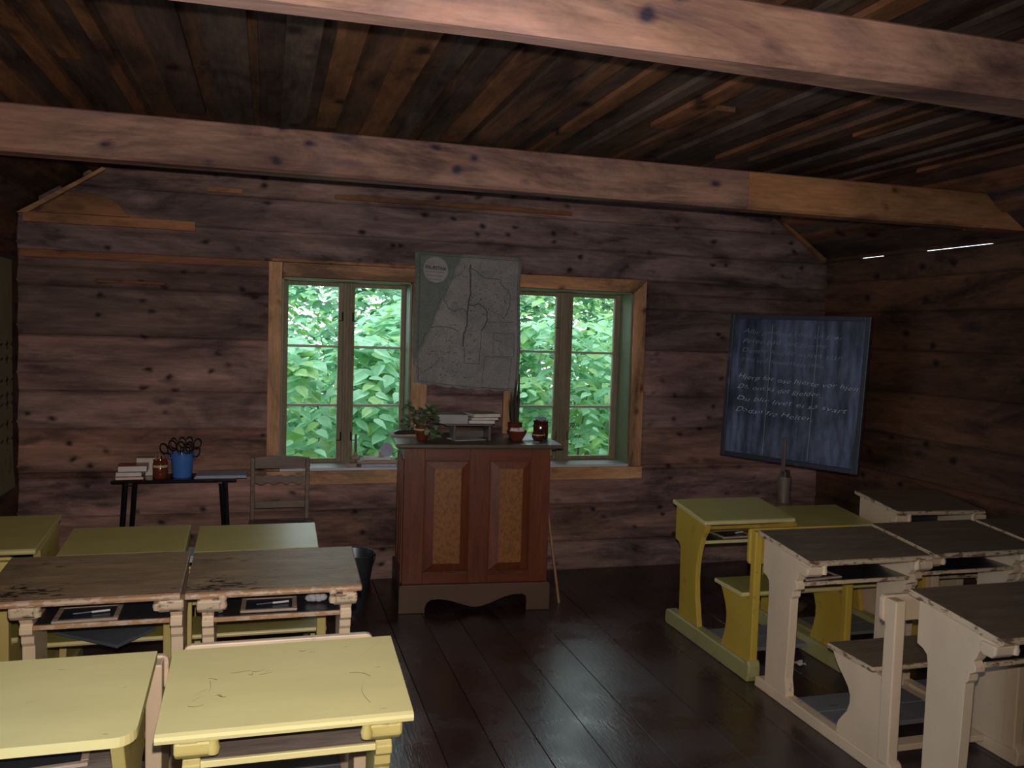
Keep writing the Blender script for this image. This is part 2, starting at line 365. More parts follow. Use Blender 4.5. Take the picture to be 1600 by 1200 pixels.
# floor planks run towards the window wall
fb = MB(); x = XL-.2; edges = [1.14, 1.345, 1.545, 1.842, 2.10]
xs = [XL-.2]
while xs[-1] < XR+.2: xs.append(xs[-1]+random.uniform(.2, .29))
xs = sorted([q for q in xs if not (1.0 < q < 2.3)]+[1.08, 1.31, 1.545, 1.842, 2.13])
for a, c in zip(xs[:-1], xs[1:]):
    cut = random.uniform(.5, 4.5)
    for y0, y1 in ((YR-.1, cut), (cut+.003, YB+.3)):
        fb.box(a+.0014, c-.0014, y0, y1, -.03, 0, tint=tn(.7, 1.2))
fb.box(XL-.3, XR+.3, YR-.2, YB+.3, -.08, -.032, tint=(.3, .3, .3))
struct(fb.build('floor', 'floor', bev=.0015, seg=1))

def log_profile(z0, z1, yin, yout, sgn=1):
    # profile (depth, z): a slightly rounded hewn face with a groove at each seam
    g = .012; h = z1-z0
    return [(yin+g*sgn, z0+.001), (yin+.004*sgn, z0+.010), (yin, z0+h*.3), (yin-.003*sgn, z0+h*.55), (yin, z0+h*.8), (yin+.004*sgn, z1-.010), (yin+g*sgn, z1-.001), (yin+(g+.002)*sgn, z1+.0), (yout, z1), (yout, z0), (yin+(g+.002)*sgn, z0)]
backz = [-.05, .20, .465, .703, 1.0, 1.23, 1.56, 1.855, 2.055, 2.25, 2.45, 2.72]
OPL, OPR, OPB, OPT = (.085, .91), (1.616, 2.484), .735, 1.965
wb = MB()
for z0, z1 in zip(backz[:-1], backz[1:]):
    cuts = sorted({z0, z1, *[q for q in (OPB, OPT) if z0 < q < z1]})
    tt = {.20: (.95, .82, .72), 1.56: (.58, .56, .54), 1.855: (.62, .58, .55), 2.055: (.78, .78, .80), 2.25: (.85, .84, .86), 1.23: (1.12, 1.0, .96), 1.0: (1.05, .98, .95), .703: (1.05, .86, .72), .465: (1.15, 1.0, .95)}.get(z0, (1, .95, .9))
    for a, c in zip(cuts[:-1], cuts[1:]):
        if a >= OPB-1e-6 and c <= OPT+1e-6:
            segs = [(XL-.2, OPL[0]), (OPL[1], OPR[0]), (OPR[1], XR+.2)]
        else: segs = [(XL-.2, XR+.2)]
        for s0, s1 in segs:
            dk = .62 if s0 > 2 else 1
            wb.prism(log_profile(a, c, YB, YB+.30), 'x', s0, s1, tint=tt)
struct(wb.build('wall_back', 'log'))
# side logs; right wall keeps a thin open slit under the eave
sidez = [-.05, .22, .50, .78, 1.05, 1.34, 1.62, 1.88, 2.10, 2.262]
wr = MB()
for z0, z1 in zip(sidez[:-1], sidez[1:]):
    pr = log_profile(z0, z1, XR, XR+.25 if z1 < 2.2 else XR+.03)
    wr.prism(pr, 'y', YR-.1, YB+.25, tint=tn(.8, 1.15))
for y0, y1 in ((YR-.1, 4.06), (4.60, 4.98), (5.22, YB+.25)):
    wr.box(XR+.002, XR+.03, y0, y1, 2.262, 2.267, tint=(.7, .7, .7))
wr.box(XR+.001, XR+.03, YR-.1, YB+.25, 2.267, 2.36, tint=(.8, .8, .8))
struct(wr.build('wall_right', 'log_y'))
wl = MB()
for z0, z1 in zip(sidez[:-1], sidez[1:-1]+[2.4]):
    # an unseen window beside the photographer lets daylight in
    if z0 > .7 and z1 < 2.0:
        for y0, y1 in ((YR-.1, .15), (1.65, YB+.25)): wl.prism(log_profile(z0, z1, XL, XL-.25, -1), 'y', y0, y1, tint=tn(.7, 1.0))
    else: wl.prism(log_profile(z0, z1, XL, XL-.25, -1), 'y', YR-.1, YB+.25, tint=tn(.7, 1.0))
struct(wl.build('wall_left', 'log_y'))
wq = MB()
for z0, z1 in zip(sidez[:-1], sidez[1:-1]+[2.75]):
    wq.prism(log_profile(z0, z1, YR, YR-.25, -1), 'x', XL-.2, XR+.2, tint=tn())
struct(wq.build('wall_rear', 'log'))

# ceiling: overlapping boards laid towards the window wall, sloping down to both eaves
cb = MB()
ORG, DRK, GRY = (1.15, .80, .52), (.42, .40, .42), (.62, .66, .70)
def slopez(x):
    if x < XFL: return 2.27+(x-XL)*sl
    if x > XFR: return 2.27+(4.05-x)*sl
    return ZF
x = XL-.25
while x < XR-.03:                                   # upper layer
    wd = random.uniform(.13, .22)
    if x < XFL < x+wd: wd = XFL-x
    if x < XFR < x+wd: wd = XFR-x
    if x+wd > XR: wd = XR-x
    y = YR-.2
    while y < YB+.1:
        ln = random.uniform(2.5, 5); y1 = min(y+ln, YB+.1)
        t_ = random.choice([DRK, DRK, GRY, (.5, .42, .36), (.62, .5, .42)])
        z0, z1 = slopez(x), slopez(x+wd)
        cb.add([(x, y, z0+.022), (x+wd-.002, y, z1+.022), (x+wd-.002, y1, z1+.022), (x, y1, z0+.022), (x, y, z0+.045), (x+wd-.002, y, z1+.045), (x+wd-.002, y1, z1+.045), (x, y1, z0+.045)],
               [(0, 1, 2, 3), (4, 7, 6, 5), (0, 4, 5, 1), (1, 5, 6, 2), (2, 6, 7, 3), (3, 7, 4, 0)], tint=t_)
        y = y1+.002
    x += wd
x = XL-.2
while x < XR-.15:                                   # lower boards, spaced
    wd = random.uniform(.045, .14)
    if (x < XFL < x+wd) or (x < XFR < x+wd): x += wd+.01; continue
    y = YR-.2 if random.random() < .6 else random.uniform(1, 3.3)
    y1 = YB+.1 if random.random() < .75 else random.uniform(3.4, 4.4)
    t_ = random.choice([ORG, ORG, (.9, .68, .5), (.75, .62, .52), DRK, GRY, (1.0, .72, .45)])
    k = random.uniform(.75, 1.0); t_ = tuple(q*k for q in t_)
    z0, z1 = slopez(x), slopez(x+wd)
    cb.add([(x, y, z0), (x+wd, y, z1), (x+wd, y1, z1), (x, y1, z0), (x, y, z0+.0215), (x+wd, y, z1+.0215), (x+wd, y1, z1+.0215), (x, y1, z0+.0215)],
           [(0, 1, 2, 3), (4, 7, 6, 5), (0, 4, 5, 1), (1, 5, 6, 2), (2, 6, 7, 3), (3, 7, 4, 0)], tint=t_)
    x += wd+random.uniform(.03, .14)
struct(cb.build('ceiling', 'ceil'))
# roof above, keeps the sky off the ceiling gaps
rb = MB(); rb.box(XL-.3, XR-.3, YR-.3, YB+.35, 2.80, 2.86); struct(rb.build('ceiling_deck', 'ceil'))

# tie beams
def beam(y0, y1, z0, z1, label, cx=None, sagdz=0):
    t = thing('tie_beam', label, 'beam', (1.3, (y0+y1)/2, z0), 0)
    def seg(xa, xb, tint, ch=.012):
        pr = [(y0-.0, z0+ch), (y0, z1-.006), (y0+.006, z1), (y1-.01, z1), (y1, z1-.01), (y1, z0+.03), (y1-.035, z0), (y0+ch*1.2, z0)]
        pr = [(p[0]-(y0+y1)/2, p[1]-z0) for p in pr]
        mb = MB(); k = 10
        for i in range(k):
            a = xa+(xb-xa)*i/k; c = xa+(xb-xa)*(i+1)/k
            mb.prism(pr, 'x', a-1.3, c-1.3, tint=tint) if False else None
        mb.prism(pr, 'x', xa-1.3, xb-1.3, tint=tint); return mb
    return t, seg
t = thing('tie_beam', 'large weathered roof tie beam nearest the viewer, crossing the top of the photo', 'beam', (1.3, 1.80, 2.298))
mb = MB()
def bprof(yb): return [(1.80, 2.308), (1.80, 2.434), (1.806, 2.44), (yb-.01, 2.44), (yb, 2.43), (yb, 2.315), (yb-.02, 2.298), (1.812, 2.298)]
bs = [XL, -.3, .5, 1.3, 2.1, 3.1, XR]; by_ = [1.90, 1.905, 1.885, 1.92, 1.975, 1.99, 1.98]; n = 8; vs = []
for x_, yb in zip(bs, by_): vs += [(x_-1.3, p[0]-1.80, p[1]-2.298) for p in bprof(yb)]
fs = [tuple(range(n)), tuple(range(len(vs)-1, len(vs)-n-1, -1))]
for i in range(len(bs)-1): fs += [(i*n+k, (i+1)*n+k, (i+1)*n+(k+1) % n, i*n+(k+1) % n) for k in range(n)]
mb.add(vs, fs, 0, (1.05, 1.0, .96)); mb.build('timber', 'beam', t)
t, seg = beam(3.80, 3.95, 2.305, 2.492, 'long weathered roof tie beam in the middle of the room, in front of the window wall')
seg(XL, 2.285, (.92, .86, .86)).build('old_timber', 'beam', t)
mb = seg(2.287, 3.74, (.66, .58, .50))
o_ = mb.build('spliced_timber', 'newpine', t); o_['label'] = 'smooth lighter spliced end of the beam'
mb = MB(); mb.prism([(3.74, 2.492), (3.80, 2.44), (XR, 2.30+.06), (XR, 2.305), (3.74, 2.305)], 'y', 3.80, 3.95, tint=(.66, .58, .50))
mb.v = [(a-1.3, c-3.875, d-2.305) for a, c, d in mb.v]
mb.build('chamfered_end', 'newpine', t)

# timber trims on the window wall
def trimboard(n, pts, y0=5.56, y1=5.590, mt='newpine', tint=(1, 1, 1)):
    mb = MB(); mb.prism(pts, 'y', y0, y1, tint=tint); return struct(mb.build('trim_%d' % n, mt, bev=.003))
def rect(x0, x1, z0, z1): return [(x0, z0), (x1, z0), (x1, z1), (x0, z1)]
trimboard(1, [(XL+.0, 2.262), (-.975, 2.535), (-.945, 2.56), (-.925, 2.545), (-1.345, 2.262)], 5.545, 5.585, tint=(.85, .8, .75))
trimboard(2, rect(-1.37, -.43, 2.215, 2.272), 5.562, 5.59, tint=(.62, .50, .42))
trimboard(3, [(-1.30, 2.275), (-.80, 2.275), (-.86, 2.35), (-.95, 2.40), (-1.14, 2.40)], 5.572, 5.59, tint=(.50, .40, .34))
trimboard(4, [(3.53, 2.60), (3.56, 2.60), (4.03, 2.28), (4.005, 2.255)], 5.545, 5.585, tint=(.55, .45, .38))
trimboard(5, rect(-1.39, .02, 2.015, 2.06), 5.575, 5.59, tint=(.45, .33, .25))
trimboard(6, rect(.02, .98, 2.058, 2.078), 5.570, 5.59, tint=(.8, .68, .55))
trimboard(7, rect(-.98, -.60, 1.88, 1.897), 5.575, 5.59, tint=(.34, .25, .16))
trimboard(8, rect(.40, 2.0, 2.47, 2.50), 5.570, 5.59, tint=(.45, .34, .26))
trimboard(9, rect(-.36, -.16, 2.46, 2.49), 5.570, 5.59, tint=(.9, .72, .55))
# window casings
trimboard(10, rect(.003, .085, .735, 2.055), 5.558, 5.59, 'newpine_z')
trimboard(11, [(.086, 1.966), (.09, 2.055), (2.57, 2.055), (2.484, 1.966)], 5.558, 5.59, tint=(.92, .86, .8))
trimboard(12, [(2.484, .735), (2.484, 1.964), (2.572, 2.053), (2.578, .735)], 5.558, 5.59, 'newpine_z', tint=(.95, .9, .9))
trimboard(13, rect(.005, 2.59, .645, .732), 5.558, 5.59)
trimboard(14, rect(.912, 1.018, .735, 1.965), 5.558, 5.59, 'newpine_z')
trimboard(15, rect(1.545, 1.614, .735, 1.965), 5.558, 5.59, 'newpine_z')

# ------------------------------------------------------------------ windows
def window(n, op, glass, mul):
    r = bpy.data.objects.new('window_%d' % n, None); C.objects.link(r); r.location = (op[0], YB, OPB); struct(r)
    def L(mb): mb.v = [(a-op[0], c-YB, d-OPB) for a, c, d in mb.v]; return mb
    j = MB(); x0, x1 = op; e = .022
    j.box(x0, x0+.012, YB+.001, YB+.24, OPB, OPT); j.box(x1-.012, x1, YB+.001, YB+.24, OPB, OPT); j.box(x0, x1, YB+.001, YB+.24, OPT-.012, OPT)
    L(j).build('jamb_lining', 'jamb', r, bev=.002)
    s = MB(); s.box(x0, x1, YB-.025, YB+.26, OPB-.003, OPB+.016); L(s).build('window_sill', 'sill', r, bev=.003)
    mb = MB(); mb.box(mul[0], mul[1], 5.775, 5.86, OPB+.016, OPT-.012); mb.box(mul[0]+.018, mul[1]-.018, 5.763, 5.776, OPB+.016, OPT-.012)
    L(mb).build('mullion', 'sash', r, bev=.003)
    for gi, (gx0, gx1) in enumerate(glass):
        so = (x0+.012, mul[0]) if gi == 0 else (mul[1], x1-.012)
        zb, zt = .778, 1.927
        f = MB(); f.box(so[0], gx0, 5.785, 5.83, OPB+.018, OPT-.014); f.box(gx1, so[1], 5.785, 5.83, OPB+.018, OPT-.014)
        f.box(gx0, gx1, 5.785, 5.83, OPB+.018, zb); f.box(gx0, gx1, 5.785, 5.83, zt, OPT-.014)
        so_ = L(f).build('sash', 'sash', r, bev=.002)
        for zz in (1.529, 1.136):
            g = MB(); g.box(gx0, gx1, 5.792, 5.822, zz-.008, zz+.008); L(g).build('glazing_bar', 'bar', so_, bev=.003)
        zz = [zb, 1.136, 1.529, zt]
        for a, c in zip(zz[:-1], zz[1:]):
            g = MB(); g.box(gx0-.003, gx1+.003, 5.806, 5.809, a, c); L(g).build('pane', 'glass', so_)
        h = MB()
        for zz in (.93, 1.73):
            hx = mul[0]-.004 if gi == 0 else mul[1]+.004
            h.tube([(hx, 5.78, zz-.03), (hx, 5.78, zz+.03)], .006, 8); h.tube([(hx, 5.78, zz-.028), (hx+(.03 if gi else -.03), 5.782, zz-.028)], .003, 6)
        L(h).build('hinge', 'blackmat', so_)
window(1, OPL, [(.129, .453), (.559, .872)], (.484, .543))
window(2, OPR, [(1.665, 1.985), (2.107, 2.434)], (2.01, 2.085))

# ------------------------------------------------------------------ outdoors
g = MB(); g.box(-12, 16, 5.95, 26, -.5, -.45); struct(g.build('ground', 'grass'))
# cap of the window-wall so that the sky meets solid timber above
def leaf(mb, p, tip, nrm, size, width, mi):
    tip = Vector(tip).normalized(); nrm = Vector(nrm).normalized(); side = tip.cross(nrm).normalized(); up = side.cross(tip)
    def P(a, b_, h=0): return Vector(p)+tip*(a*size)+side*(b_*size*width)+up*(h*size)
    v = [P(0, 0), P(.12, -.42, .04), P(.45, -.5, .06), P(.8, -.22, 0), P(1.02, 0, -.08), P(.8, .22, 0), P(.45, .5, .06), P(.12, .42, .04), P(.35, 0, -.02), P(.72, 0, -.04)]
    mb.add(v, [(0, 8, 2, 1), (8, 9, 3, 2), (9, 4, 3), (0, 7, 6, 8), (8, 6, 5, 9), (9, 5, 4)], mi)
def shrub(label, cx, cy, rx, ry, h, n, ls, mats_, seed, cat='shrub', z0=-.45, name='shrub', group=None):
    rd = random.Random(seed)
    t = thing(name, label, cat, (cx, cy, z0), 0, group)
    st = MB(); lf = MB()
    for i in range(9):
        a = rd.uniform(0, 6.28); R_ = rd.uniform(.3, .85)
        top = Vector((math.cos(a)*rx*R_, math.sin(a)*ry*R_, h*rd.uniform(.45, .8)))
        base = Vector((math.cos(a)*.15, math.sin(a)*.1, -.02)); midp = (base+top)/2+Vector((-top.x*.2, -top.y*.2, h*.12))
        st.tube([base, base.lerp(midp, .5), midp, midp.lerp(top, .5), top], [.016, .013, .010, .007, .003], 6)
    for i in range(n):
        # sprays: rows of leaves along arching twigs
        a = rd.uniform(0, 6.28); ph = rd.uniform(0, 1)
        zz = h*(.10+.92*ph); rr = math.sqrt(max(0, 1-((zz/h-.42)/.66)**2))*rd.uniform(.55, 1.05)
        c = Vector((math.cos(a)*rx*rr, math.sin(a)*ry*rr, zz))
        out = Vector((math.cos(a)*.8, math.sin(a)*.8-.25, rd.uniform(-.25, .35))).normalized()
        sd = out.cross(Vector((0, 0, 1))).normalized()
        k = rd.randint(5, 8); sz = ls*rd.uniform(.75, 1.25)
        for q in range(k):
            sg = 1 if q % 2 else -1
            p = c+out*(q*sz*.38)+Vector((0, 0, -.012*q*q*sz*3))
            tp = out*.55+sd*sg*.75+Vector((0, 0, -.35+rd.uniform(-.25, .2)))
            nm = Vector((rd.uniform(-.35, .35), -.35+rd.uniform(-.35, .35), 1))
            leaf(lf, p, tp, nm, sz*(1-.05*q)*rd.uniform(.8, 1.1), rd.uniform(.62, .8), 0 if rd.random() < .7 else 1)
    st.build('branches', 'bark', t, smooth=True)
    lf.build('foliage', mats_, t)
    return t
shrub('broad-leaved green shrub filling the lower part of the left window', .55, 7.15, .85, .55, 2.0, 420, .165, ['leafA', 'leafB'], 1)
shrub('broad-leaved shrub seen through the right pane column of the left window', 1.55, 7.9, .8, .6, 2.35, 420, .165, ['leafA', 'leafB'], 2)
shrub('light green shrub seen through the left pane column of the right window', 2.75, 7.5, .75, .55, 2.2, 480, .13, ['leafA', 'leafB'], 3)
shrub('yellow-green shrub seen at the right edge of the right window', 4.0, 8.1, .9, .6, 2.4, 500, .12, ['leafB', 'leafA'], 4)
shrub('deep green tall bush behind the shrub of the left window', .75, 9.1, 1.3, .7, 2.85, 620, .13, ['leafC', 'leafA'], 5)
shrub('deep green tall bush behind the shrubs between both windows', 2.9, 9.4, 1.3, .7, 2.8, 620, .12, ['leafC', 'leafB'], 6)
shrub('tall bush behind the yellow-green shrub at the right window', 4.9, 9.8, 1.3, .8, 3.0, 600, .12, ['leafB', 'leafC'], 7)
for i, (cx, cy, h_) in enumerate([(-.4, 12.2, 3.35), (2.0, 12.5, 3.5), (4.3, 12.3, 3.4), (6.6, 12.6, 3.6)]):
    shrub(['background tree crown behind the left window panes', 'background tree crown behind the hanging map', 'background tree crown behind the right window', 'background tree crown at the far right of the right window'][i], cx, cy, 1.25, .8, h_, 700, .15, ['leafB', 'leafA'], 20+i, 'tree', name='tree')

# ------------------------------------------------------------------ school desks
def transform(mb, sc, W=None):
    mb.v = [(a, b_*sc, c*sc) for a, b_, c in mb.v]; return mb
def desk(label, x0, yf, W, style, mt, zoff=0.0, s=1.0, inset=(.0, .0), ky=1.0, shortpost=0, near=None, roundc=False, group=None, rz=0, dark=True, postz=None, dtop=.42, bz=None, scr=False, xb=(0, 0)):
    t = thing('school_desk', label, 'desk', (x0, yf, 0), rz, group)
    T = lambda mb: transform(mb, s)
    zt = (.748 if style == 'ornate' else .722)+zoff; zn = zt-(.045 if style == 'ornate' else .047)
    th = .024
    # top
    d = -dtop
    pr = [(0, zt), (d*.5, (zt+zn)/2+.001), (d+.012, zn+.001), (d+.002, zn-.004), (d, zn-th*.5), (d+.003, zn-th+.003), (d+.012, zn-th), (0, zt-th), (.004, zt-th*.5)]
    mb = MB()
    if roundc:
        # rounded near corners: outline in plan, extruded
        R_ = .045; pl = [(0, 0), (W, 0)]
        for k in range(7):
            a = -k*math.pi/12; pl.append((W-R_+R_*math.cos(a), d+R_+R_*math.sin(a)))
        for k in range(7):
            a = -math.pi/2-k*math.pi/12; pl.append((R_+R_*math.cos(a), d+R_+R_*math.sin(a)))
        n = len(pl); zz = lambda y: zt+(zn-zt)*(y/d)
        vs = [(p[0], p[1], zz(p[1])) for p in pl]+[(p[0], p[1], zz(p[1])-th) for p in pl]
        mb.add(vs, [tuple(range(n))], 0); mb.add(vs, [tuple(range(2*n-1, n-1, -1))], 0)
        mb.add(vs, [(i, (i+1) % n, (i+1) % n+n, i+n) for i in range(n)], 1)
    else:
        mb.prism(pr, 'x', 0, W)
        n = len(pr)
        # the near/left/right edges take the worn edge material
        for fi, f in enumerate(mb.f):
            if fi < 2 or (fi-2) in (2, 3, 4, 5): mb.mi[fi] = 1
    if scr:   # carved scratches in the paint
        rs = random.Random(12)
        for k in range(16):
            a = rs.uniform(.05, W-.1); b_ = -rs.uniform(.04, .36); an = rs.uniform(-.6, .9); ln = rs.uniform(.01, .06); bow = rs.uniform(-.01, .01)
            if k == 0: a, b_, an, ln, bow = W-.17, -.22, .95, .24, .004
            if k == 1: a, b_, an, ln, bow = W-.10, -.36, 1.5, .13, .02
            if k == 2: a, b_, an, ln, bow = .07, -.28, 1.2, .10, -.02
            q = [(a+math.cos(an)*ln*i/6-math.sin(an)*bow*math.sin(i/6*math.pi), b_+math.sin(an)*ln*i/6+math.cos(an)*bow*math.sin(i/6*math.pi)) for i in range(7)]
            w2 = .0006 if k < 3 else .0009
            vs = []
            for p in q:
                for sg in (-1, 1):
                    y_ = p[1]+sg*w2; z_ = (zt+(.5*(zt+zn)+.001-zt)*(y_/(d*.5))) if y_ > d*.5 else ((zt+zn)/2+.001+(zn-(zt+zn)/2)*((y_-d*.5)/(d*.5+.012)))
                    vs.append((p[0]+sg*w2*.6, y_, z_+.0006))
            mb.add(vs, [(2*i, 2*i+1, 2*i+3, 2*i+2) for i in range(6)], 2)
    T(mb).build('desk_top', [mt['top'], mt['edge'], 'stem'], t, bev=0 if scr else .004)
    xi, xo = inset; th_s = .042 if style == 'ornate' else .030
    yy = lambda y: y if y > -.5 else -.5+(y+.5)*ky-(0 if ky == 1 else -.0)
    if ky != 1: yy = lambda y: y if y > -.45 else y+(1-ky)*.5
    for sd in (0, 1):
        xa = xi if sd == 0 else W-xo-th_s
        # upper side and leg in one board
        if style == 'ornate':
            pr = [(-.055, zt-.028), (-.415, zn-.024), (-.408, zn-.040), (-.385, zn-.052), (-.355, zn-.058), (-.335, zn-.075), (-.325, zn-.100), (-.312, .588), (-.325, .575), (-.325, .555), (-.300, .540), (-.298, .515), (-.285, .500), (-.280, .30), (-.272, .13), (-.285, .075), (-.285, .05), (-.11, .05), (-.112, .50), (-.105, .535), (-.085, .55), (-.055, .56)]
        else:
            pr = [(-.05, zt-.026), (-.405, zn-.022), (-.385, zn-.06), (-.355, .58), (-.325, .50), (-.308, .42), (-.305, .34), (-.315, .24), (-.335, .15), (-.35, .085), (-.13, .085), (-.115, .47), (-.095, .495), (-.05, .505)]
        mb = MB(); mb.prism(pr, 'x', xa, xa+th_s); T(mb).build('side_panel', mt['body'], t, bev=.003)
        # sled runner
        mb = MB()
        if style == 'ornate':
            mb.prism([(yy(-.96), .0), (yy(-.965), .05), (yy(-.955), .072), (yy(-.935), .082), (yy(-.92), .06), (yy(-.89), .052), (-.05, .052), (-.035, .045), (-.03, .0)], 'x', xa-.002, xa+th_s+.01)
        else:
            mb.prism([(yy(-.885), .0), (yy(-.90), .03), (yy(-.90), .08), (yy(-.89), .105), (yy(-.875), .108), (yy(-.862), .088), (-.02, .085), (-.003, .07), (.0, .02), (-.01, .0)], 'x', xa-.022+sd*.0, xa+th_s+.014)
        T(mb).build('runner', mt.get('runner', mt['body']), t, bev=.008 if style != 'ornate' else .005)
        # seat side
        sa = xa+.004; sb = xa+th_s-.004
        if xb[sd]: sa += xb[sd]; sb += xb[sd]
        mb = MB()
        if style == 'ornate':
            pr = [(-.585, .384), (-.60, .355), (-.625, .325), (-.66, .295), (-.69, .265), (-.705, .235), (-.705, .205), (-.69, .165), (-.665, .135), (-.645, .11), (-.635, .09), (-.632, .052), (-.93, .052), (-.93, .384)]
        else:
            pr = [(-.56, .39), (-.585, .36), (-.615, .31), (-.632, .26), (-.632, .21), (-.618, .155), (-.60, .11), (-.595, .085), (-.87, .085), (-.87, .39)]
        pr = [(yy(p[0]), p[1]) for p in pr]
        mb.prism(pr, 'x', sa, sb); T(mb).build('seat_support', mt['body'], t, bev=.003)
        # back post
        pz = postz or (.695 if style == 'ornate' else .735)
        mb = MB()
        if style == 'ornate': mb.box(xa-.004, xa+th_s, yy(-.945), yy(-.886), .06, pz)
        else: mb.box(xa-.004, xa+th_s+.004, yy(-.885), yy(-.845), .09, pz)
        T(mb).build('back_post', mt.get('post', mt['body']), t, bev=.005)
        if style == 'ornate':
            # carved block and turned cleat under the near corner of the top
            x1_ = xa-.012 if sd == 0 else xa-.034; x2_ = xa+th_s+.034 if sd == 0 else xa+th_s+.012
            mb = MB(); mb.prism([(-.345, zn-.058), (-.36, zn-.072), (-.395, zn-.072), (-.412, zn-.058), (-.414, zn-.026), (-.345, zn-.026)], 'x', x1_, x2_)
            blk = T(mb).build('carved_block', mt.get('block', mt['body']), t, bev=.007)
            mb = MB(); xc = x2_ if sd == 0 else x1_
            mb.lathe([(.0, -.03), (.013, -.03), (.016, -.015), (.012, 0), (.016, .012), (.010, .022)], (xc, -.405, zn-.030), 12)
            T(mb).build('cleat', mt.get('block', mt['body']), blk, smooth=True)
    xs0, xs1 = xi+th_s+.0005, W-xo-th_s-.0005
    shz = .585+(zoff if style != 'ornate' else 0) if style == 'ornate' else .555+zoff
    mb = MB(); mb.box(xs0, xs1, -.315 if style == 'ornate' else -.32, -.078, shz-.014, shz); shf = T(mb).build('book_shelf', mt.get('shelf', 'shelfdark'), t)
    mb = MB(); mb.box(xs0, xs1, -.328 if style == 'ornate' else -.333, -.316 if style == 'ornate' else -.321, shz-.016, shz+.001); T(mb).build('shelf_edge', mt['edge'], shf, bev=.002)
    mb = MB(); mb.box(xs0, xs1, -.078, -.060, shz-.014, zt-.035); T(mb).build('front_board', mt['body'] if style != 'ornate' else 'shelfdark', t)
    # seat, backrest, footboards
    ns, fs = (-.585, -.845) if style == 'ornate' else (-.545, -.795)
    zs = .408 if style == 'ornate' else .413
    ov = .012
    mb = MB()
    xa, xb_ = xi-ov+xb[0], W-xo+ov+xb[1]
    pa = xi+th_s+.001
    nf = yy(fs)
    mb.prism([(yy(ns)+.02, zs-.012), (yy(ns)+.014, zs), (nf, zs), (nf-.006, zs-.010), (nf, zs-.022), (yy(ns)+.014, zs-.022)], 'x', xa, xb_)
    for fi in range(len(mb.f)):
        if fi not in (3,): mb.mi[fi] = 1
    mb.mi[3] = 0
    T(mb).build('seat', [mt.get('seat', mt['top']), mt['edge']], t, bev=.003)
    mb = MB()
    if shortpost == 0:
        if style == 'ornate':
            y1, y0 = yy(-.862), yy(-.885); za, zb = (bz or (.598, .702))
        else: y1, y0 = yy(-.822), yy(-.844); za, zb = .565, .742
        R_ = .02; x_a, x_b = xi-.012, W-xo+.012
        pl = []
        for cx_, cz_, a0 in ((x_b-R_, zb-R_, 0), (x_a+R_, zb-R_, 90), (x_a+R_, za+R_, 180), (x_b-R_, za+R_, 270)):
            for k in range(4):
                a = math.radians(a0+k*30); pl.append((cx_+R_*math.cos(a), cz_+R_*math.sin(a)))
        mb.prism(pl, 'y', y0, y1); T(mb).build('backrest', mt.get('back', mt['body']), t, bev=.004)
    mb = MB()
    for k in range(2):
        a = -.31-k*.155; mb.box(xs0, xs1, a-.150, a, .035, .056)
    T(mb).build('footboard', 'footgrey', t, bev=.003)
    if style == 'ornate':
        mb = MB(); mb.box(xs0, xs1, yy(-.80), yy(-.74), .03, .056); T(mb).build('stretcher', mt['body'], t, bev=.003)
    return t

Y1 = dict(top='yeltop', edge='yeledge', body='yel', runner='sled', seat='seatyel', post='yel', back='yel')
Y3 = dict(top='yeltop', edge='yeledge', body='yelold', runner='sled', seat='seatyel', post='yelold', back='yelold')
YF = dict(top='yeltop1', edge='yeltop1', body='yelold', runner='sled', seat='seatyel', block='yelold', back='cream', shelf='shelfbare')
BR = dict(top='browntop', edge='edgeworn', body='cream', seat='browntop', block='edgecream')
CR = dict(top='browntopR', edge='edgecream', body='cream', seat='browntopR')
G1 = 'school desks left of the aisle'; G2 = 'school desks right of the aisle'
desk('pale yellow school desk nearest the viewer, beside the aisle at bottom left', -.238, 2.470, .600, 'ornate', YF, inset=(.052, .037), group=G1, zoff=0, dtop=.425, scr=True)
desk('pale yellow school desk with rounded corners at the bottom left corner of the photo', -.875, 2.475, .595, 'plain', YF, inset=(.03, .025), group=G1, zoff=.026, roundc=True, dtop=.41)
desk('scratched brown-topped cream school desk on the left side, directly beside the aisle', -.268, 3.545, .618, 'ornate', BR, inset=(.052, .029), group=G1, dtop=.41, bz=(.585, .690), postz=.68)
desk('brown-topped cream school desk with black gouges, left of the other brown one', -.920, 3.572, .638, 'ornate', BR, inset=(.105, .002), group=G1, dtop=.43, bz=(.555, .656), postz=.65)
desk('yellow school desk left of the gouged brown one, its lid barely showing at the edge', -1.385, 3.49, .43, 'plain', Y3, group=G1, zoff=.01)
desk('low yellow school desk with a bright window reflection on its right end', -.312, 4.45, .560, 'plain', Y3, s=.9, ky=1.15, group=G1, dtop=.40)
desk('low yellow school desk in the front left row, in the middle of its row', -.888, 4.485, .535, 'plain', Y3, s=.9, ky=1.2, group=G1, dtop=.41)
desk('yellow school desk at the far left of the front row, against the left wall', -1.385, 4.44, .455, 'plain', Y3, group=G1, zoff=.005, dtop=.48)
desk('mustard yellow school desk with open side, front row right of the aisle', 2.272, 4.442, .560, 'plain', Y1, group=G2, dtop=.385)
desk('low mustard yellow school desk in front of the blackboard stand', 2.905, 4.50, .515, 'plain', Y1, s=.9, group=G2)
desk('brown-topped cream school desk at the right wall, farthest back right', 3.46, 4.377, .57, 'ornate', CR, group=G2, zoff=.012, ky=.55, rz=math.radians(-4), shortpost=1, postz=.5, dtop=.42)
desk('brown-topped cream school desk right of the aisle, behind the mustard one', 2.272, 3.548, .640, 'ornate', CR, group=G2, dtop=.42)
desk('brown-topped cream school desk second from the aisle in the middle right row', 2.950, 3.60, .620, 'ornate', CR, group=G2, dtop=.45)
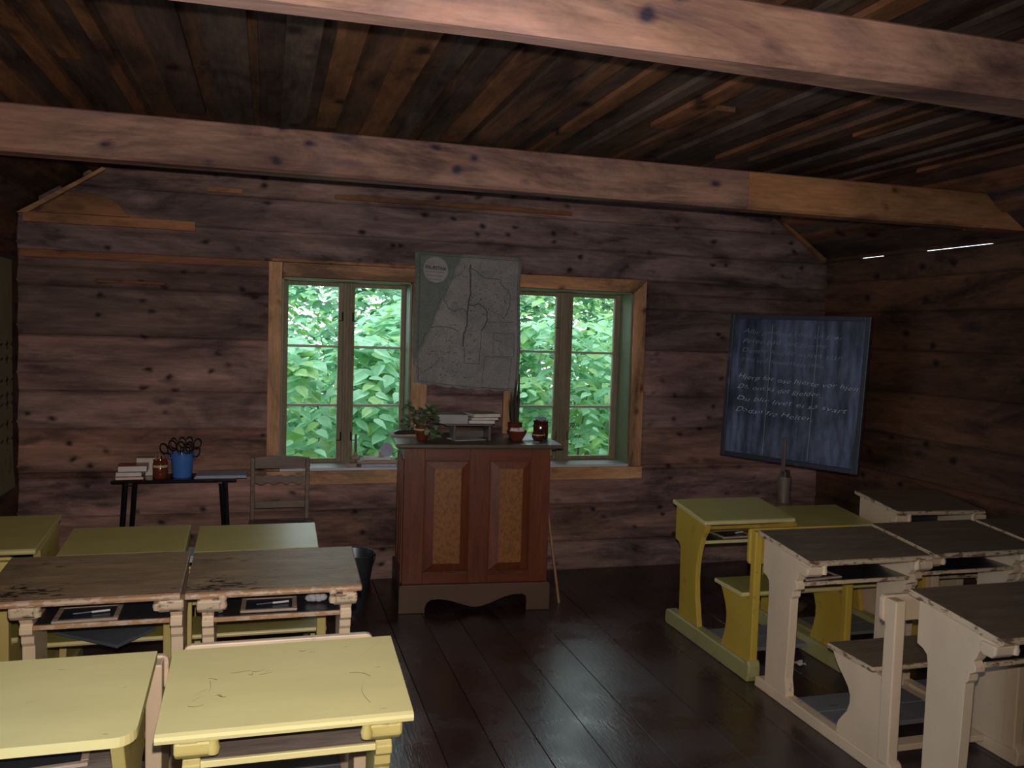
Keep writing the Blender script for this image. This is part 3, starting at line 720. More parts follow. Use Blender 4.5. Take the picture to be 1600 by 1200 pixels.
desk('brown-topped cream school desk against the right wall, cut by the photo edge', 3.602, 3.60, .44, 'ornate', CR, group=G2, dtop=.45)
desk('brown-topped cream school desk nearest the viewer at the bottom right corner', 2.312, 2.594, .620, 'ornate', CR, group=G2, dtop=.43)

# slates and slate pencils on the shelves
def slate(label, x, y, z, w_, d_, rz, pencil=None):
    t = thing('writing_slate', label, 'slate', (x, y, z), rz, 'writing slates on the desk shelves')
    mb = MB(); mb.box(-w_/2+.012, w_/2-.012, -d_/2+.012, d_/2-.012, .001, .007); mb.build('slate_surface', 'slate', t)
    mb = MB()
    mb.box(-w_/2, w_/2, -d_/2, -d_/2+.018, 0, .010); mb.box(-w_/2, w_/2, d_/2-.018, d_/2, 0, .010)
    mb.box(-w_/2, -w_/2+.018, -d_/2+.018, d_/2-.018, 0, .010); mb.box(w_/2-.018, w_/2, -d_/2+.018, d_/2-.018, 0, .010)
    mb.build('slate_frame', 'slatewood', t, bev=.003)
    if pencil:
        p = thing('slate_pencil', pencil, 'pencil', (x, y, z+.0105), rz+.15, 'slate pencils')
        mb = MB(); mb.tube([(-.05, -.02, .004), (.01, -.018, .004)], .0035, 6); mb.build('lead', 'zinc', p)
        mb = MB(); mb.tube([(.01, -.018, .004), (.07, -.016, .004)], .004, 6); mb.build('paper_wrap', 'pencilwhite', p)
slate('wood-framed slate on the shelf of the gouged brown desk', -.61, 3.335, .5866, .215, .17, .03, 'pale slate pencil lying on the slate of the gouged brown desk')
slate('wood-framed slate on the shelf of the scratched brown desk by the aisle', .02, 3.325, .5866, .205, .16, -.02, 'slate pencil lying on the slate in the scratched brown desk')
slate('wood-framed slate on the shelf of the brown-topped desk right of the aisle', 2.42, 3.32, .5866, .20, .16, .1, 'slate pencil on the slate in the brown-topped desk right of the aisle')
slate('wood-framed slate on the shelf of the mustard yellow desk', 2.53, 4.22, .5555, .20, .16, .05, 'slate pencil on the slate in the mustard yellow desk')
slate('large blue-black slate on the shelf of the yellow desk with rounded corners', -.56, 2.27, .5815, .30, .20, .1)
o = MB(); o.ball((0, 0, .012), .013, 6, sc=(1, 1, .8)); o = tag(o.build('ink_bottle_cap', 'pencilwhite', None, smooth=True, loc=(-.155, 3.27, .586)), 'small white cap on the dark shelf of the scratched brown desk', 'cap')
mb = MB(); rd = random.Random(3)
for k in range(7): mb.ball((rd.uniform(-.03, .03), rd.uniform(-.012, .012), .016+rd.uniform(0, .008)), .018, 5, sc=(1, .8, .8))
tag(mb.build('crumpled_cloth', 'cotton', None, smooth=True, loc=(.20, 3.33, .585)), 'crumpled pale cloth at the right end of the scratched brown desk shelf', 'cloth')
# folder on a seat, papers between desks, scrap on the floor
mb = MB(); mb.prism([(-.19, .04), (-.07, .17), (.17, .18), (.19, .02), (.07, -.16)], 'z', 0, .014)
tag(mb.build('seat_pad', 'folder', None, bev=.004, loc=(-.62, 3.72, .3725)), 'blue-grey flat pad lying crooked on a low yellow seat', 'pad')
mb = MB(); mb.box(-.019, .019, -.09, .09, 0, .02); mb.box(-.018, .018, -.085, .088, .021, .03)
tag(mb.build('paper_bundle', 'paperblue', None, bev=.002, loc=(-.3325, 4.24, .545)), 'bluish white paper bundle in the gap between the two low yellow desks', 'paper')
mb = MB(); rd = random.Random(5); vs = []
for i in range(5):
    for j in range(5): vs.append(((i-2)*.014+rd.uniform(-.004, .004), (j-2)*.014+rd.uniform(-.004, .004), .004+rd.uniform(0, .018)))
mb.add(vs, [(i*5+j, (i+1)*5+j, (i+1)*5+j+1, i*5+j+1) for i in range(4) for j in range(4)])
o = mb.build('paper_scrap', 'paper', None, loc=(2.64, 3.70, 0)); md = o.modifiers.new('s', 'SOLIDIFY'); md.thickness = .001
tag(o, 'crumpled white paper scrap on the dark floor under the right desks', 'paper scrap')

# ------------------------------------------------------------------ lectern
LX, LY, LA = .752, 4.856, math.atan2(4.779-4.856, .901)
lec = thing('lectern', 'red-brown painted lectern cabinet with two orange panels before the window wall', 'lectern', (LX, LY, 0), LA)
W_ = .904
arch = [(0, 0), (.155, 0), (.155, .03), (.165, .06), (.19, .077), (.24, .080), (.30, .070), (.36, .050), (.42, .032), (.452, .028), (.49, .032), (.55, .052), (.62, .082), (.68, .097), (.735, .098), (.758, .085), (.762, .05), (.760, 0), (W_, 0), (W_, .155), (.895, .168), (.012, .168), (0, .155)]
mb = MB(); mb.prism(arch, 'y', 0, .022); mb.build('plinth_front', 'lecbase', lec, bev=.004)
mb = MB(); mb.box(0, .022, .0225, .5595, 0, .16); mb.box(W_-.022, W_, .0225, .56, 0, .16); mb.box(.022, W_-.022, .022, .56, .145, .166); mb.box(0, .10, .56, .70, 0, .16)
mb.build('plinth_side', 'lecbase', lec, bev=.004)
# body carcass: front assembled from stiles, rails and raised panels
bx0, bx1, bz0, bz1, by = .018, .888, .168, .968, .022
U = lambda u: bx0+u
mb = MB()
for a, c in ((0, .118), (.386, .503), (.756, .870)): mb.box(U(a), U(c), by, by+.028, bz0, bz1)
mb.build('front_stiles', 'red', lec, bev=.002)
for a, c in ((.118, .386), (.503, .756)):
    for za, zb in ((bz0, .232), (.898, bz1)):
        mb = MB(); mb.box(U(a), U(c), by, by+.028, za, zb); mb.build('front_rail', 'redx', lec, bev=.002)
for (a, c), (ia, ic) in (((.118, .386), (.178, .336)), ((.503, .756), (.568, .706))):
    z0, z1, iz0, iz1 = .232, .898, .285, .848
    o = [(U(a), by+.020, z0), (U(c), by+.020, z0), (U(c), by+.020, z1), (U(a), by+.020, z1)]
    i_ = [(U(ia), by+.006, iz0), (U(ic), by+.006, iz0), (U(ic), by+.006, iz1), (U(ia), by+.006, iz1)]
    mb = MB(); mb.add(o+i_, [(0, 1, 5, 4), (1, 2, 6, 5), (2, 3, 7, 6), (3, 0, 4, 7)], 0); mb.add(i_, [(0, 1, 2, 3)], 1)
    mb.add([(p[0], by+.034, p[2]) for p in o]+o, [(3, 2, 1, 0), (0, 1, 5, 4), (1, 2, 6, 5), (2, 3, 7, 6), (3, 0, 4, 7)], 0)
    mb.build('raised_panel', ['red', 'orange'], lec)
    mb = MB()
    e = .007
    for x0, x1, za, zb in ((a, a+e, z0, z1), (c-e, c, z0, z1), (a+e, c-e, z0, z0+e), (a+e, c-e, z1-e, z1)): mb.box(U(x0), U(x1), by+.003, by+.020, za, zb)
    mb.build('panel_moulding', 'redx', lec, bev=.002)
mb = MB(); mb.box(bx0, bx0+.022, by+.029, .50, bz0, bz1); mb.box(bx1-.022, bx1, by+.029, .50, bz0, bz1); mb.box(bx0+.022, bx1-.022, .49, .50, bz0, bz1)
mb.build('side_board', 'lecgreen', lec, bev=.002)
mb = MB()
for y0, y1, z0, z1 in ((by+.029, .10, bz0, .90), (.22, .275, bz0, .90), (.43, .50, bz0, .90), (.10, .43, bz0, .25)): mb.box(bx0-.012, bx0-.0005, y0, y1, z0, z1)
mb.build('side_stiles', 'red', lec, bev=.002)
mb = MB(); mb.box(-.035, W_+.045, -.028, .545, .978, 1.0); mb.box(-.012, W_+.012, -.004, .52, .9685, .9775); mb.build('lectern_top', 'lectop', lec, bev=.005)
LT = 1.0005
def onlec(px, py): # world x,y offset by lectern rotation -> plain world coords
    return (px, py, LT)
# slanted book stand on the top
st = thing('book_stand', 'small brown open wooden stand in the middle of the lectern top', 'stand', (1.03, 4.98, LT), LA)
mb = MB(); mb.box(0, .285, 0, .22, .088, .100); mb.build('stand_top', 'lectop', st, bev=.003)
for a, c in ((.05, .064), (.262, .278)):
    mb = MB(); mb.box(a, c, .004, .21, 0, .0875); mb.build('stand_upright', 'lectop', st, bev=.002)
mb = MB(); mb.box(.065, .261, .19, .205, 0, .04); mb.build('stand_rail', 'lectop', st)
def book(name, label, x, y, z, w_, d_, h, rz, cover, pages='pages', group=None, spine='front'):
    t = thing(name, label, 'book', (x, y, z), rz, group)
    c = MB(); k = .0025
    c.box(-w_/2, w_/2, -d_/2, d_/2, 0, k); c.box(-w_/2, w_/2, -d_/2, d_/2, h-k, h)
    if spine == 'front': c.box(-w_/2, w_/2, -d_/2, -d_/2+k, k, h-k); p = (-w_/2+.004, w_/2-.004, -d_/2+k, d_/2-.004)
    elif spine == 'left': c.box(-w_/2, -w_/2+k, -d_/2, d_/2, k, h-k); p = (-w_/2+k, w_/2-.004, -d_/2+.003, d_/2-.004)
    else: c.box(-w_/2, w_/2, d_/2-k, d_/2, k, h-k); p = (-w_/2+.004, w_/2-.004, -d_/2+.003, d_/2-k)
    c.build('cover', cover, t, bev=.001)
    q = MB(); q.box(p[0], p[1], p[2], p[3], k, h-k); q.build('page_block', pages, t)
    return t
zt = LT+.1005
book('book', 'thick grey book lying on the left of the lectern stand', 1.085, 5.075, zt, .175, .20, .055, LA, 'papergrey', group='books on the lectern')
book('book', 'thin book at the bottom of the pile on the right of the lectern stand', 1.262, 5.07, zt, .165, .18, .020, -.1, 'papergrey', spine='back', group='books on the lectern')
book('book', 'tan book in the middle of the pile on the lectern stand', 1.268, 5.07, zt+.0205, .175, .17, .017, .08, 'tancover', spine='back', group='books on the lectern')
book('book', 'pale open-edged book on top of the pile on the lectern stand', 1.275, 5.07, zt+.038, .18, .17, .022, .16, 'tancover', spine='back', group='books on the lectern')
mb = MB(); mb.box(-.10, .10, -.07, .07, 0, .002); tag(mb.build('paper_sheet', 'paper', None, loc=(1.175, 5.05, LT), rz=.2), 'white sheet under the book stand on the lectern', 'paper')
book('notebook', 'thin brown notebook at the back left corner of the lectern top', .83, 5.24, LT, .20, .14, .014, .05, 'tancover')
nb = thing('spectacle_case', 'black long case lying on the notebook on the lectern', 'case', (.83, 5.22, LT+.0142), .08)
mb = MB(); mb.prism([(-.07, 0), (-.075, .012), (-.05, .022), (.03, .024), (.06, .018), (.068, 0)], 'y', -.02, .02); mb.build('case_body', 'blackmat', nb, bev=.005)
# potted plant
def potplant():
    t = thing('potted_plant', 'small leafy geranium in a brown glazed pot, left on the lectern', 'potted plant', (.895, 5.02, LT))
    mb = MB(); mb.lathe([(.030, 0), (.033, .004), (.040, .06), (.041, .068), (.046, .070), (.046, .088), (.043, .090), (.038, .088), (.037, .075)], n=24); mb.build('pot', 'brownglaze', t, smooth=True)
    mb = MB(); mb.lathe([(.0408, .058), (.0420, .060), (.0425, .067), (.041, .069)], n=24); mb.build('pot_band', 'creamglaze', t, smooth=True)
    mb = MB(); mb.lathe([(.0, .078), (.0368, .078)], n=20); mb.build('soil', 'terra', t)
    lf = MB(); s2 = MB(); rd = random.Random(11)
    for k in range(30):
        a = rd.uniform(0, 6.28); R_ = rd.uniform(.02, .115); h = rd.uniform(.10, .235)-R_*.35
        if k > 26: h = rd.uniform(.03, .08); R_ = .08; a = rd.uniform(-.6, .4)
        tip = Vector((math.cos(a)*R_, math.sin(a)*R_*.8, h)); s2.tube([(0, 0, .075), tip*.5+Vector((0, 0, .05)), tip], .0018, 5)
        for q in range(7):
            p = tip+Vector((rd.uniform(-.025, .025), rd.uniform(-.025, .025), rd.uniform(-.02, .02)))
            leaf(lf, p, (rd.uniform(-1, 1), rd.uniform(-1, 1), rd.uniform(-.3, .4)), (rd.uniform(-.5, .5), rd.uniform(-1, .2), 1), rd.uniform(.024, .040), 1.0, 0 if rd.random() < .75 else 1)
    s2.build('stems', 'stem', t); lf.build('leaves', ['leafgrey', 'leaftip'], t)
potplant()
# bowl with pale blossoms, tall dark stalks in a pot, two glazed jars
bw = thing('flower_bowl', 'brown glazed bowl with pale speckled blossoms on the lectern right side', 'bowl', (1.475, 4.98, LT))
mb = MB(); mb.lathe([(.034, 0), (.036, .004), (.052, .03), (.062, .056), (.064, .060), (.060, .060), (.048, .034), (.030, .012)], n=28); mb.build('bowl', 'brownglaze', bw, smooth=True)
mb = MB(); rd = random.Random(4)
for k in range(26): mb.ball((rd.uniform(-.038, .038), rd.uniform(-.038, .038), .050+rd.uniform(0, .02)), rd.uniform(.007, .011), 4)
mb.build('blossoms', 'plaster', bw, smooth=True)
sv = thing('potted_snake_plant', 'tall dark upright-leaved plant in a brown pot behind the bowl', 'potted plant', (1.515, 5.16, LT))
mb = MB(); mb.lathe([(.036, 0), (.038, .004), (.044, .05), (.047, .085), (.050, .090), (.044, .090), (.040, .07)], n=24); mb.build('pot', 'brownglaze', sv, smooth=True)
mb = MB(); rd = random.Random(9)
for k in range(11):
    a = rd.uniform(0, 6.28); r0 = rd.uniform(.005, .030); h = rd.uniform(.20, .42); r1 = r0+rd.uniform(0, .03)
    mb.tube([(math.cos(a)*r0, math.sin(a)*r0, .07), (math.cos(a)*(r0+r1)/2, math.sin(a)*(r0+r1)/2, h*.55), (math.cos(a)*r1, math.sin(a)*r1, h)], [.007, .011, .003], 5)
mb.build('upright_leaves', 'darkstalk', sv)
j = thing('glazed_jar', 'tall dark brown glazed jar at the right end of the lectern', 'jar', (1.655, 5.06, LT))
mb = MB(); mb.lathe([(.042, 0), (.045, .004), (.047, .03), (.047, .085), (.044, .094), (.048, .104), (.050, .112), (.046, .112), (.042, .095)], n=28); mb.build('jar_body', 'darkglaze', j, smooth=True)
mb = MB(); mb.lathe([(.0472, .078), (.0482, .080), (.0482, .083), (.0472, .085)], n=28); mb.build('glaze_ring', 'brownglaze', j, smooth=True)
mb = MB(); rd = random.Random(6)
for k in range(22): mb.ball((rd.uniform(-.034, .034), rd.uniform(-.034, .034), .112+rd.uniform(0, .016)), .009, 4)
mb.build('dried_flowers', 'chalkfaint', j, smooth=True)
j = thing('glazed_jar', 'small round dark brown pot in front of the tall jar on the lectern', 'jar', (1.605, 4.95, LT))
mb = MB(); mb.lathe([(.026, 0), (.030, .004), (.040, .022), (.041, .038), (.034, .052), (.031, .057), (.036, .066), (.032, .066), (.028, .056)], n=28); mb.build('jar_body', 'darkglaze', j, smooth=True)
mb = MB(); mb.lathe([(.0400, .034), (.0418, .036), (.0418, .038), (.0400, .041)], n=28); mb.build('glaze_ring', 'creamglaze', j, smooth=True)
mb = MB(); mb.box(-.035, .035, -.05, .05, 0, .002); tag(mb.build('paper_slip', 'paperblue', None, loc=(1.545, 4.92, LT), rz=.1), 'pale paper slip between the bowl and the small pot on the lectern', 'paper')
# pointer stick leaning at the lectern
mb = MB(); mb.tube([(0, 0, 0), (-.047, .02, .33), (-.092, .04, .66)], [.0085, .008, .0065], 8)
tag(mb.build('pointer_stick', 'stick', None, smooth=True, loc=(1.752, 4.885, .001)), 'thin wooden pointer stick leaning on the right side of the lectern', 'stick')
# zinc bucket
bk = thing('zinc_bucket', 'dark galvanised bucket on the floor left of the lectern', 'bucket', (.505, 4.98, 0))
mb = MB(); mb.lathe([(.066, 0), (.069, .004), (.118, .335), (.124, .340), (.124, .346), (.115, .343), (.065, .010), (0, .010)], n=32); mb.build('bucket_body', 'zinc', bk, smooth=True)
mb = MB(); mb.tube([(math.cos(a)*.121, -.02-.03*math.sin(a), .335-math.sin(a)*.10) for a in [math.pi*k/12 for k in range(13)]], .003, 6)
mb.build('bail_handle', 'blackmat', bk, smooth=True)

# ------------------------------------------------------------------ wall map
def mapP(u, v, off=0):
    # u left-right, v bottom-top, corners measured at the wall
    bl = Vector((.915, 5.50, 1.315)); br = Vector((1.618, 5.50, 1.262)); tl = Vector((.912, 5.535, 2.170)); tr = Vector((1.645, 5.535, 2.163))
    p = (bl*(1-u)+br*u)*(1-v)+(tl*(1-u)+tr*u)*v
    y = .008*math.sin(v*7+u*2)+.006*math.sin(u*9)-.02*(1-v)**3
    z = -.012*math.sin(u*math.pi)*(1-v) + (.004*math.sin(u*37)+.003*math.sin(u*71))*(1 if v < .001 else 0)
    x = .010*math.sin(v*6)*(u-.3)*1.2
    return Vector((p.x+x, p.y+y-off, p.z+z))
org = mapP(.5, 0)
mp = thing('wall_map', 'old printed map titled PALÆSTINA hanging between the two windows', 'map', tuple(org))
def mapmesh(name, uvs_faces, mats_, off, mi=None, solid=0):
    verts, faces = uvs_faces
    me = bpy.data.meshes.new(name); me.from_pydata([tuple(mapP(u, v, off)-org) for u, v in verts], [], faces)
    ul = me.uv_layers.new(name='uv')
    for l in me.loops: ul.data[l.index].uv = verts[l.vertex_index]
    me.materials.append(MT[mats_]); o = bpy.data.objects.new(name, me); C.objects.link(o); o.parent = mp
    for p in me.polygons: p.use_smooth = True
    if solid: md = o.modifiers.new('t', 'SOLIDIFY'); md.thickness = solid; md.offset = 0
    return o
nu, nv = 40, 48
gv = [(i/nu, j_/nv) for j_ in range(nv+1) for i in range(nu+1)]
gf = [(j_*(nu+1)+i, j_*(nu+1)+i+1, (j_+1)*(nu+1)+i+1, (j_+1)*(nu+1)+i) for j_ in range(nv) for i in range(nu) if not (j_ >= nv-1 and i >= nu-1)]
mapmesh('map_sheet', (gv, gf), 'map', 0, solid=.0012)
def ribbon(pts, w_):
    vs = []; fs = []; asp = .86/.72
    # resample
    q = []
    for a, c in zip(pts[:-1], pts[1:]):
        n = max(1, int(math.hypot(c[0]-a[0], c[1]-a[1])/.02))
        for k in range(n): q.append((a[0]+(c[0]-a[0])*k/n, a[1]+(c[1]-a[1])*k/n))
    q.append(pts[-1])
    for i, p in enumerate(q):
        a = q[max(0, i-1)]; c = q[min(len(q)-1, i+1)]; dx, dy = c[0]-a[0], (c[1]-a[1])*asp; L_ = math.hypot(dx, dy) or 1
        nx, ny = -dy/L_, dx/L_/asp; vs += [(p[0]+nx*w_/2, p[1]+ny*w_/2), (p[0]-nx*w_/2, p[1]-ny*w_/2)]
    fs = [(2*i, 2*i+1, 2*i+3, 2*i+2) for i in range(len(q)-1)]
    return vs, fs
def join(lst):
    V = []; F = []
    for v, f in lst: o = len(V); V += v; F += [tuple(i+o for i in g_) for g_ in f]
    return V, F
rd = random.Random(2)
def wig(pts, a=.008, n=4):
    out = []
    for p, q in zip(pts[:-1], pts[1:]):
        for k in range(n): out.append((p[0]+(q[0]-p[0])*k/n+rd.uniform(-a, a), p[1]+(q[1]-p[1])*k/n+rd.uniform(-a, a)))
    out.append(pts[-1]); return out
# coordinates digitised from the photo: u=(px-145)/830, v=1-(py-60)/1070 in the zoomed crop
def Q(*l): return [((a-145)/835, 1-(b_-62)/1075) for a, b_ in l]
river = wig(Q((570, 150), (575, 300), (575, 380), (560, 470), (552, 560), (548, 640), (528, 700), (525, 800)), .006)
border = [(.045, .02), (.045, .975), (.975, .975), (.975, .02), (.045, .02)]
mapmesh('river_line', join([ribbon(river, .014), ribbon(wig(Q((560, 470), (600, 465), (640, 450), (690, 480), (712, 520), (712, 580), (690, 640), (665, 660)), .006), .010)]), 'inksoft', .0022)
lines = [ribbon(wig(Q((665, 660), (662, 800), (655, 930), (540, 930), (535, 800)), .003), .005),
         ribbon(wig(Q((275, 670), (380, 650), (490, 690)), .006), .006), ribbon(wig(Q((365, 430), (400, 490), (440, 520), (520, 505), (552, 520)), .006), .006),
         ribbon(wig(Q((570, 160), (640, 210), (700, 245), (820, 245), (830, 290), (880, 330), (905, 380), (890, 470), (860, 545)), .006), .006),
         ribbon(wig(Q((712, 590), (800, 590), (930, 580)), .003), .004), ribbon(wig(Q((530, 160), (520, 200), (430, 260), (380, 400), (330, 450), (290, 620), (250, 720), (190, 860), (150, 910)), .010), .004),
         ribbon(wig(Q((150, 980), (220, 1050), (300, 980), (350, 920)), .006), .004), ribbon(wig(Q((740, 500), (800, 525), (850, 550)), .006), .004)]
lines += [ribbon(border, .005), ribbon([(.035, .012), (.035, .984), (.984, .984), (.984, .012), (.035, .012)], .002)]
lines += [ribbon(Q((765, 675), (930, 675), (930, 860), (765, 860), (765, 675)), .004), ribbon(Q((700, 870), (915, 870), (905, 1130), (685, 1110), (700, 870)), .004)]
lines += [ribbon(wig(Q((780, 740), (830, 735), (800, 800), (840, 850)), .006), .005)]
for k in range(150):   # small unreadable place ticks
    v = rd.uniform(.08, .9); lo = .02+.55*v*.85; u = rd.uniform(max(.08, lo), .93 if v > .45 else .60)
    lines.append(ribbon([(u, v), (u+rd.uniform(.008, .022), v+rd.uniform(-.003, .003))], rd.choice([.003, .005, .007])))
mapmesh('printed_lines', join(lines), 'inksoft', .0018)
circ = [(.19, .867)]+[(.19+.115*math.cos(2*math.pi*k/32), .867+.115*.84*math.sin(2*math.pi*k/32)) for k in range(32)]
mapmesh('title_disc', (circ, [(0, k+1, (k+1) % 32+1) for k in range(32)]), 'mappale', .0014)

def text_mesh(s, size=1.0, shear=0, offset=0, spacing=1):
    cu = bpy.data.curves.new('t', 'FONT'); cu.body = s; cu.size = size; cu.shear = shear; cu.offset = offset; cu.space_character = spacing; cu.resolution_u = 3
    ob = bpy.data.objects.new('t', cu); C.objects.link(ob)
    bpy.context.view_layer.update()
    dg = bpy.context.evaluated_depsgraph_get(); me = ob.evaluated_get(dg).to_mesh()
    v = [tuple(p.co) for p in me.vertices]; f = [tuple(p.vertices) for p in me.polygons]
    ob.evaluated_get(dg).to_mesh_clear(); bpy.data.objects.remove(ob); bpy.data.curves.remove(cu)
    return v, f
v, f = text_mesh('PALÆSTINA', 1, 0, .02)
x0 = min(p[0] for p in v); x1 = max(p[0] for p in v)
tv = [(.098+(p[0]-x0)/(x1-x0)*.19, .872+p[1]*.036-(p[0]-x0)/(x1-x0)*.006) for p in v]
mapmesh('map_title', (tv, f), 'ink', .0026)
v, f = text_mesh('J U D Æ A', 1, 0, .0); x0 = min(p[0] for p in v); x1 = max(p[0] for p in v)
mapmesh('map_lettering', join([([(.17+(p[0]-x0)/(x1-x0)*.22, .252+p[1]*.018) for p in v], f)]+[ribbon([(.10+k*.01, .85-k*.028), (.27-k*.014, .85-k*.028)], .004) for k in range(4)]), 'inksoft', .0024)

# poster on the left wall
ps = thing('wall_chart', 'aged beige wall chart with black lettering on the left wall at the photo edge', 'wall chart', (XL+.02, 5.0, .70))
mb = MB(); k = 14
vs = []
for i in range(k+1):
    zz = 1.29*i/k; b_ = .018*math.exp(-zz*9)
    vs += [(b_, -.55, zz), (b_, .385-.02*math.exp(-zz*6), zz)]
mb.add(vs, [(2*i, 2*i+1, 2*i+3, 2*i+2) for i in range(k)]); o = mb.build('chart_sheet', 'poster', ps); md = o.modifiers.new('t', 'SOLIDIFY'); md.thickness = .0015
mb = MB(); rd = random.Random(8)
for i, zz in enumerate([.20, .27, .36, .47, .52, .60, .72, .80]):
    for q in range(9):
        y = -.45+q*.1; mb.prism([(y, zz), (y+.05, zz+.01), (y+.055, zz+.02), (y+.008, zz+.012)], 'x', .003, .0042)
        if q % 2: mb.box(.003, .0042, y+.02, y+.032, zz-.02, zz+.03)
mb.build('chart_lettering', 'ink', ps)
mb = MB(); mb.tube([(0, -.57, 1.29), (0, .40, 1.29)], .012, 8); mb.build('chart_rod', 'blackmat', ps, smooth=True)

# ------------------------------------------------------------------ blackboard on its post
BB = thing('blackboard', 'worn blackboard with chalk handwriting standing on a post in the right corner', 'blackboard', (3.115, 4.60, 0), math.atan2(4.196-5.0, 3.331-2.887))
tilt = math.radians(2.2)
bw_, bh_ = .915, .925
def bbp(x, z, y=0):   # local board plane: x across, z up from lower edge
    x_, z_ = x-bw_/2, z
    return (x_*math.cos(tilt)+z_*math.sin(tilt), y, .892-x_*math.sin(tilt)*0.3+z_*math.cos(tilt))
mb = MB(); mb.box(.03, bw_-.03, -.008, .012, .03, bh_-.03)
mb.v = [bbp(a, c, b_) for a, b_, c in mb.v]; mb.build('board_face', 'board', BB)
MT['boardframe'] = paint('dusty_black_frame', (.030, .034, .048), (.11, .13, .18), .5, .5, 14)
mb = MB()
for a, c, d, e in ((0, .03, 0, bh_), (bw_-.03, bw_, 0, bh_), (.03, bw_-.03, 0, .03), (.03, bw_-.03, bh_-.03, bh_)): mb.box(a, c, -.018, .018, d, e)
mb.v = [bbp(a, c, b_) for a, b_, c in mb.v]; mb.build('board_frame', 'boardframe', BB, bev=.004)
def chalkline(txt, x, z, width, mt, wob=0, h=.042, slope=-.03):
    v, f = text_mesh(txt, 1, .35, -.022, 1.05)
    x0 = min(p[0] for p in v); x1 = max(p[0] for p in v)
    vv = []
    for p in v:
        u = (p[0]-x0)/(x1-x0); vv.append(bbp(x+u*width, z+p[1]*h+u*slope*width+.004*math.sin(u*23+z*40), -.0088))
    return vv, f
up = [("Allir jordens rom en gjør", .10, .805, .66), ("Peter bad det gjerne", .10, .745, .56), ("Denne hadde måtet slår", .10, .685, .66), ("fram ved menneskets ladin", .10, .625, .55)]
lw_ = [("Hjerp for ose hjerte vor hjem", .09, .515, .80), ("Da, om så det gjelder.", .09, .450, .56), ("Du blir livet ei så svart", .09, .375, .73), ("Dadan fra Helter.", .09, .300, .52)]
for nm, L_, mt in (('faint_handwriting', up, 'chalkfaint'), ('chalk_handwriting', lw_, 'chalk')):
    for tx, x_, z_, w2 in L_:
        V, F = chalkline(tx, x_, z_, w2, mt)
        me = bpy.data.meshes.new(nm); me.from_pydata(V, [], F); me.materials.append(MT[mt]); o = bpy.data.objects.new(nm, me); C.objects.link(o); o.parent = BB
mb = MB()
for x_ in (.30, .60): mb.box(x_-.0012, x_+.0012, -.0090, -.0084, .04, bh_-.06)
mb.v = [bbp(a, c, b_) for a, b_, c in mb.v]; mb.build('board_seam', 'chalkfaint', BB)
mb = MB(); mb.box(-.012, .012, -.030, -.019, .82, 1.055); mb.box(-.018, .014, -.034, -.030, 1.03, 1.06); mb.box(-.02, .02, -.030, .03, .80, .85)
mb.build('support_strap', 'rust', BB, bev=.003)
mb = MB(); mb.lathe([(.16, .0), (.17, .02), (.12, .045), (.05, .07), (.032, .10), (.028, .40), (.032, .60), (.05, .632), (.050, .642), (.038, .650), (.036, .66), (.040, .79), (.041, .805), (.038, .812)], n=24)
mb.build('stand_post', 'postwood', BB, smooth=True)

# ------------------------------------------------------------------ side table with its things
TB = thing('side_table', 'small glossy black table with splayed legs against the window wall', 'table', (-.49, 5.23, 0))
mb = MB(); mb.box(-.335, .33, -.115, .115, .752, .768); mb.build('table_top', 'black', TB, bev=.003)
for sx in (-1, 1):
    for sy in (-1, 1):
        mb = MB(); mb.tube([(sx*(.235+.03*(sy < 0)), sy*.08, .752), (sx*(.285+.02*(sy < 0)), sy*.10, 0)], [.016, .013], 10); mb.build('leg', 'black', TB, smooth=True)
mb = MB()
for sx in (-1, 1): mb.box(sx*.25-.02, sx*.25+.02, -.085, .085, .735, .7518)
mb.build('leg_bracket', 'blackmat', TB)
TZ = .7685
book('book', 'dark red book at the bottom of the pile on the black table', -.735, 5.19, TZ, .15, .13, .018, .05, 'redcover', spine='back', group='books on the black table')
book('book', 'grey-green book in the middle of the pile on the black table', -.735, 5.19, TZ+.0185, .14, .13, .026, -.02, 'greencover', 'paper', spine='back', group='books on the black table')
book('book', 'red-covered white book on top of the pile on the black table', -.72, 5.19, TZ+.045, .155, .13, .034, .06, 'redcover', 'paper', spine='back', group='books on the black table')
book('book', 'upright thick tan book behind the pile on the black table', -.66, 5.295, TZ, .115, .07, .105, .0, 'tancover', spine='back', group='books on the black table')
pp = thing('pencil_pot', 'brown stoneware pot of pencils between books and blue bucket', 'pot', (-.578, 5.19, TZ))
mb = MB(); mb.lathe([(.038, 0), (.040, .004), (.041, .02), (.041, .085), (.037, .092), (.040, .104), (.036, .104), (.033, .09), (.033, .01)], n=24); mb.build('pot_body', 'brownglaze', pp, smooth=True)
mb = MB(); mb.lathe([(.0412, .062), (.0422, .064), (.0422, .074), (.0412, .076)], n=24); mb.build('pot_band', 'creamglaze', pp, smooth=True)
for k in range(4):
    p = thing('pencil', ['short pencil leaning left in the brown pot on the table', 'dark pencil standing in the middle of the brown pot', 'reddish pencil leaning right in the brown pot', 'pencil at the back of the brown pot'][k], 'pencil', (-.578+(-.012, .004, .014, -.002)[k], 5.19+(-.01, .0, .0, .015)[k], TZ+.0115), 0, 'pencils in the brown pot')
    mb = MB(); dx = (-.012, .002, .013, -.004)[k]; mb.tube([(0, 0, 0), (dx, .002, .115)], .0035, 6); mb.build('shaft', ['stick', 'blackmat', 'redcover', 'stick'][k], p)
    mb = MB(); mb.tube([(dx, .002, .1152), (dx*1.08, .002, .124)], [.0034, .0006], 6); mb.build('point', 'tancover', p)
bb = thing('blue_bucket', 'blue enamel bucket holding scissors on the black table', 'bucket', (-.462, 5.21, TZ))
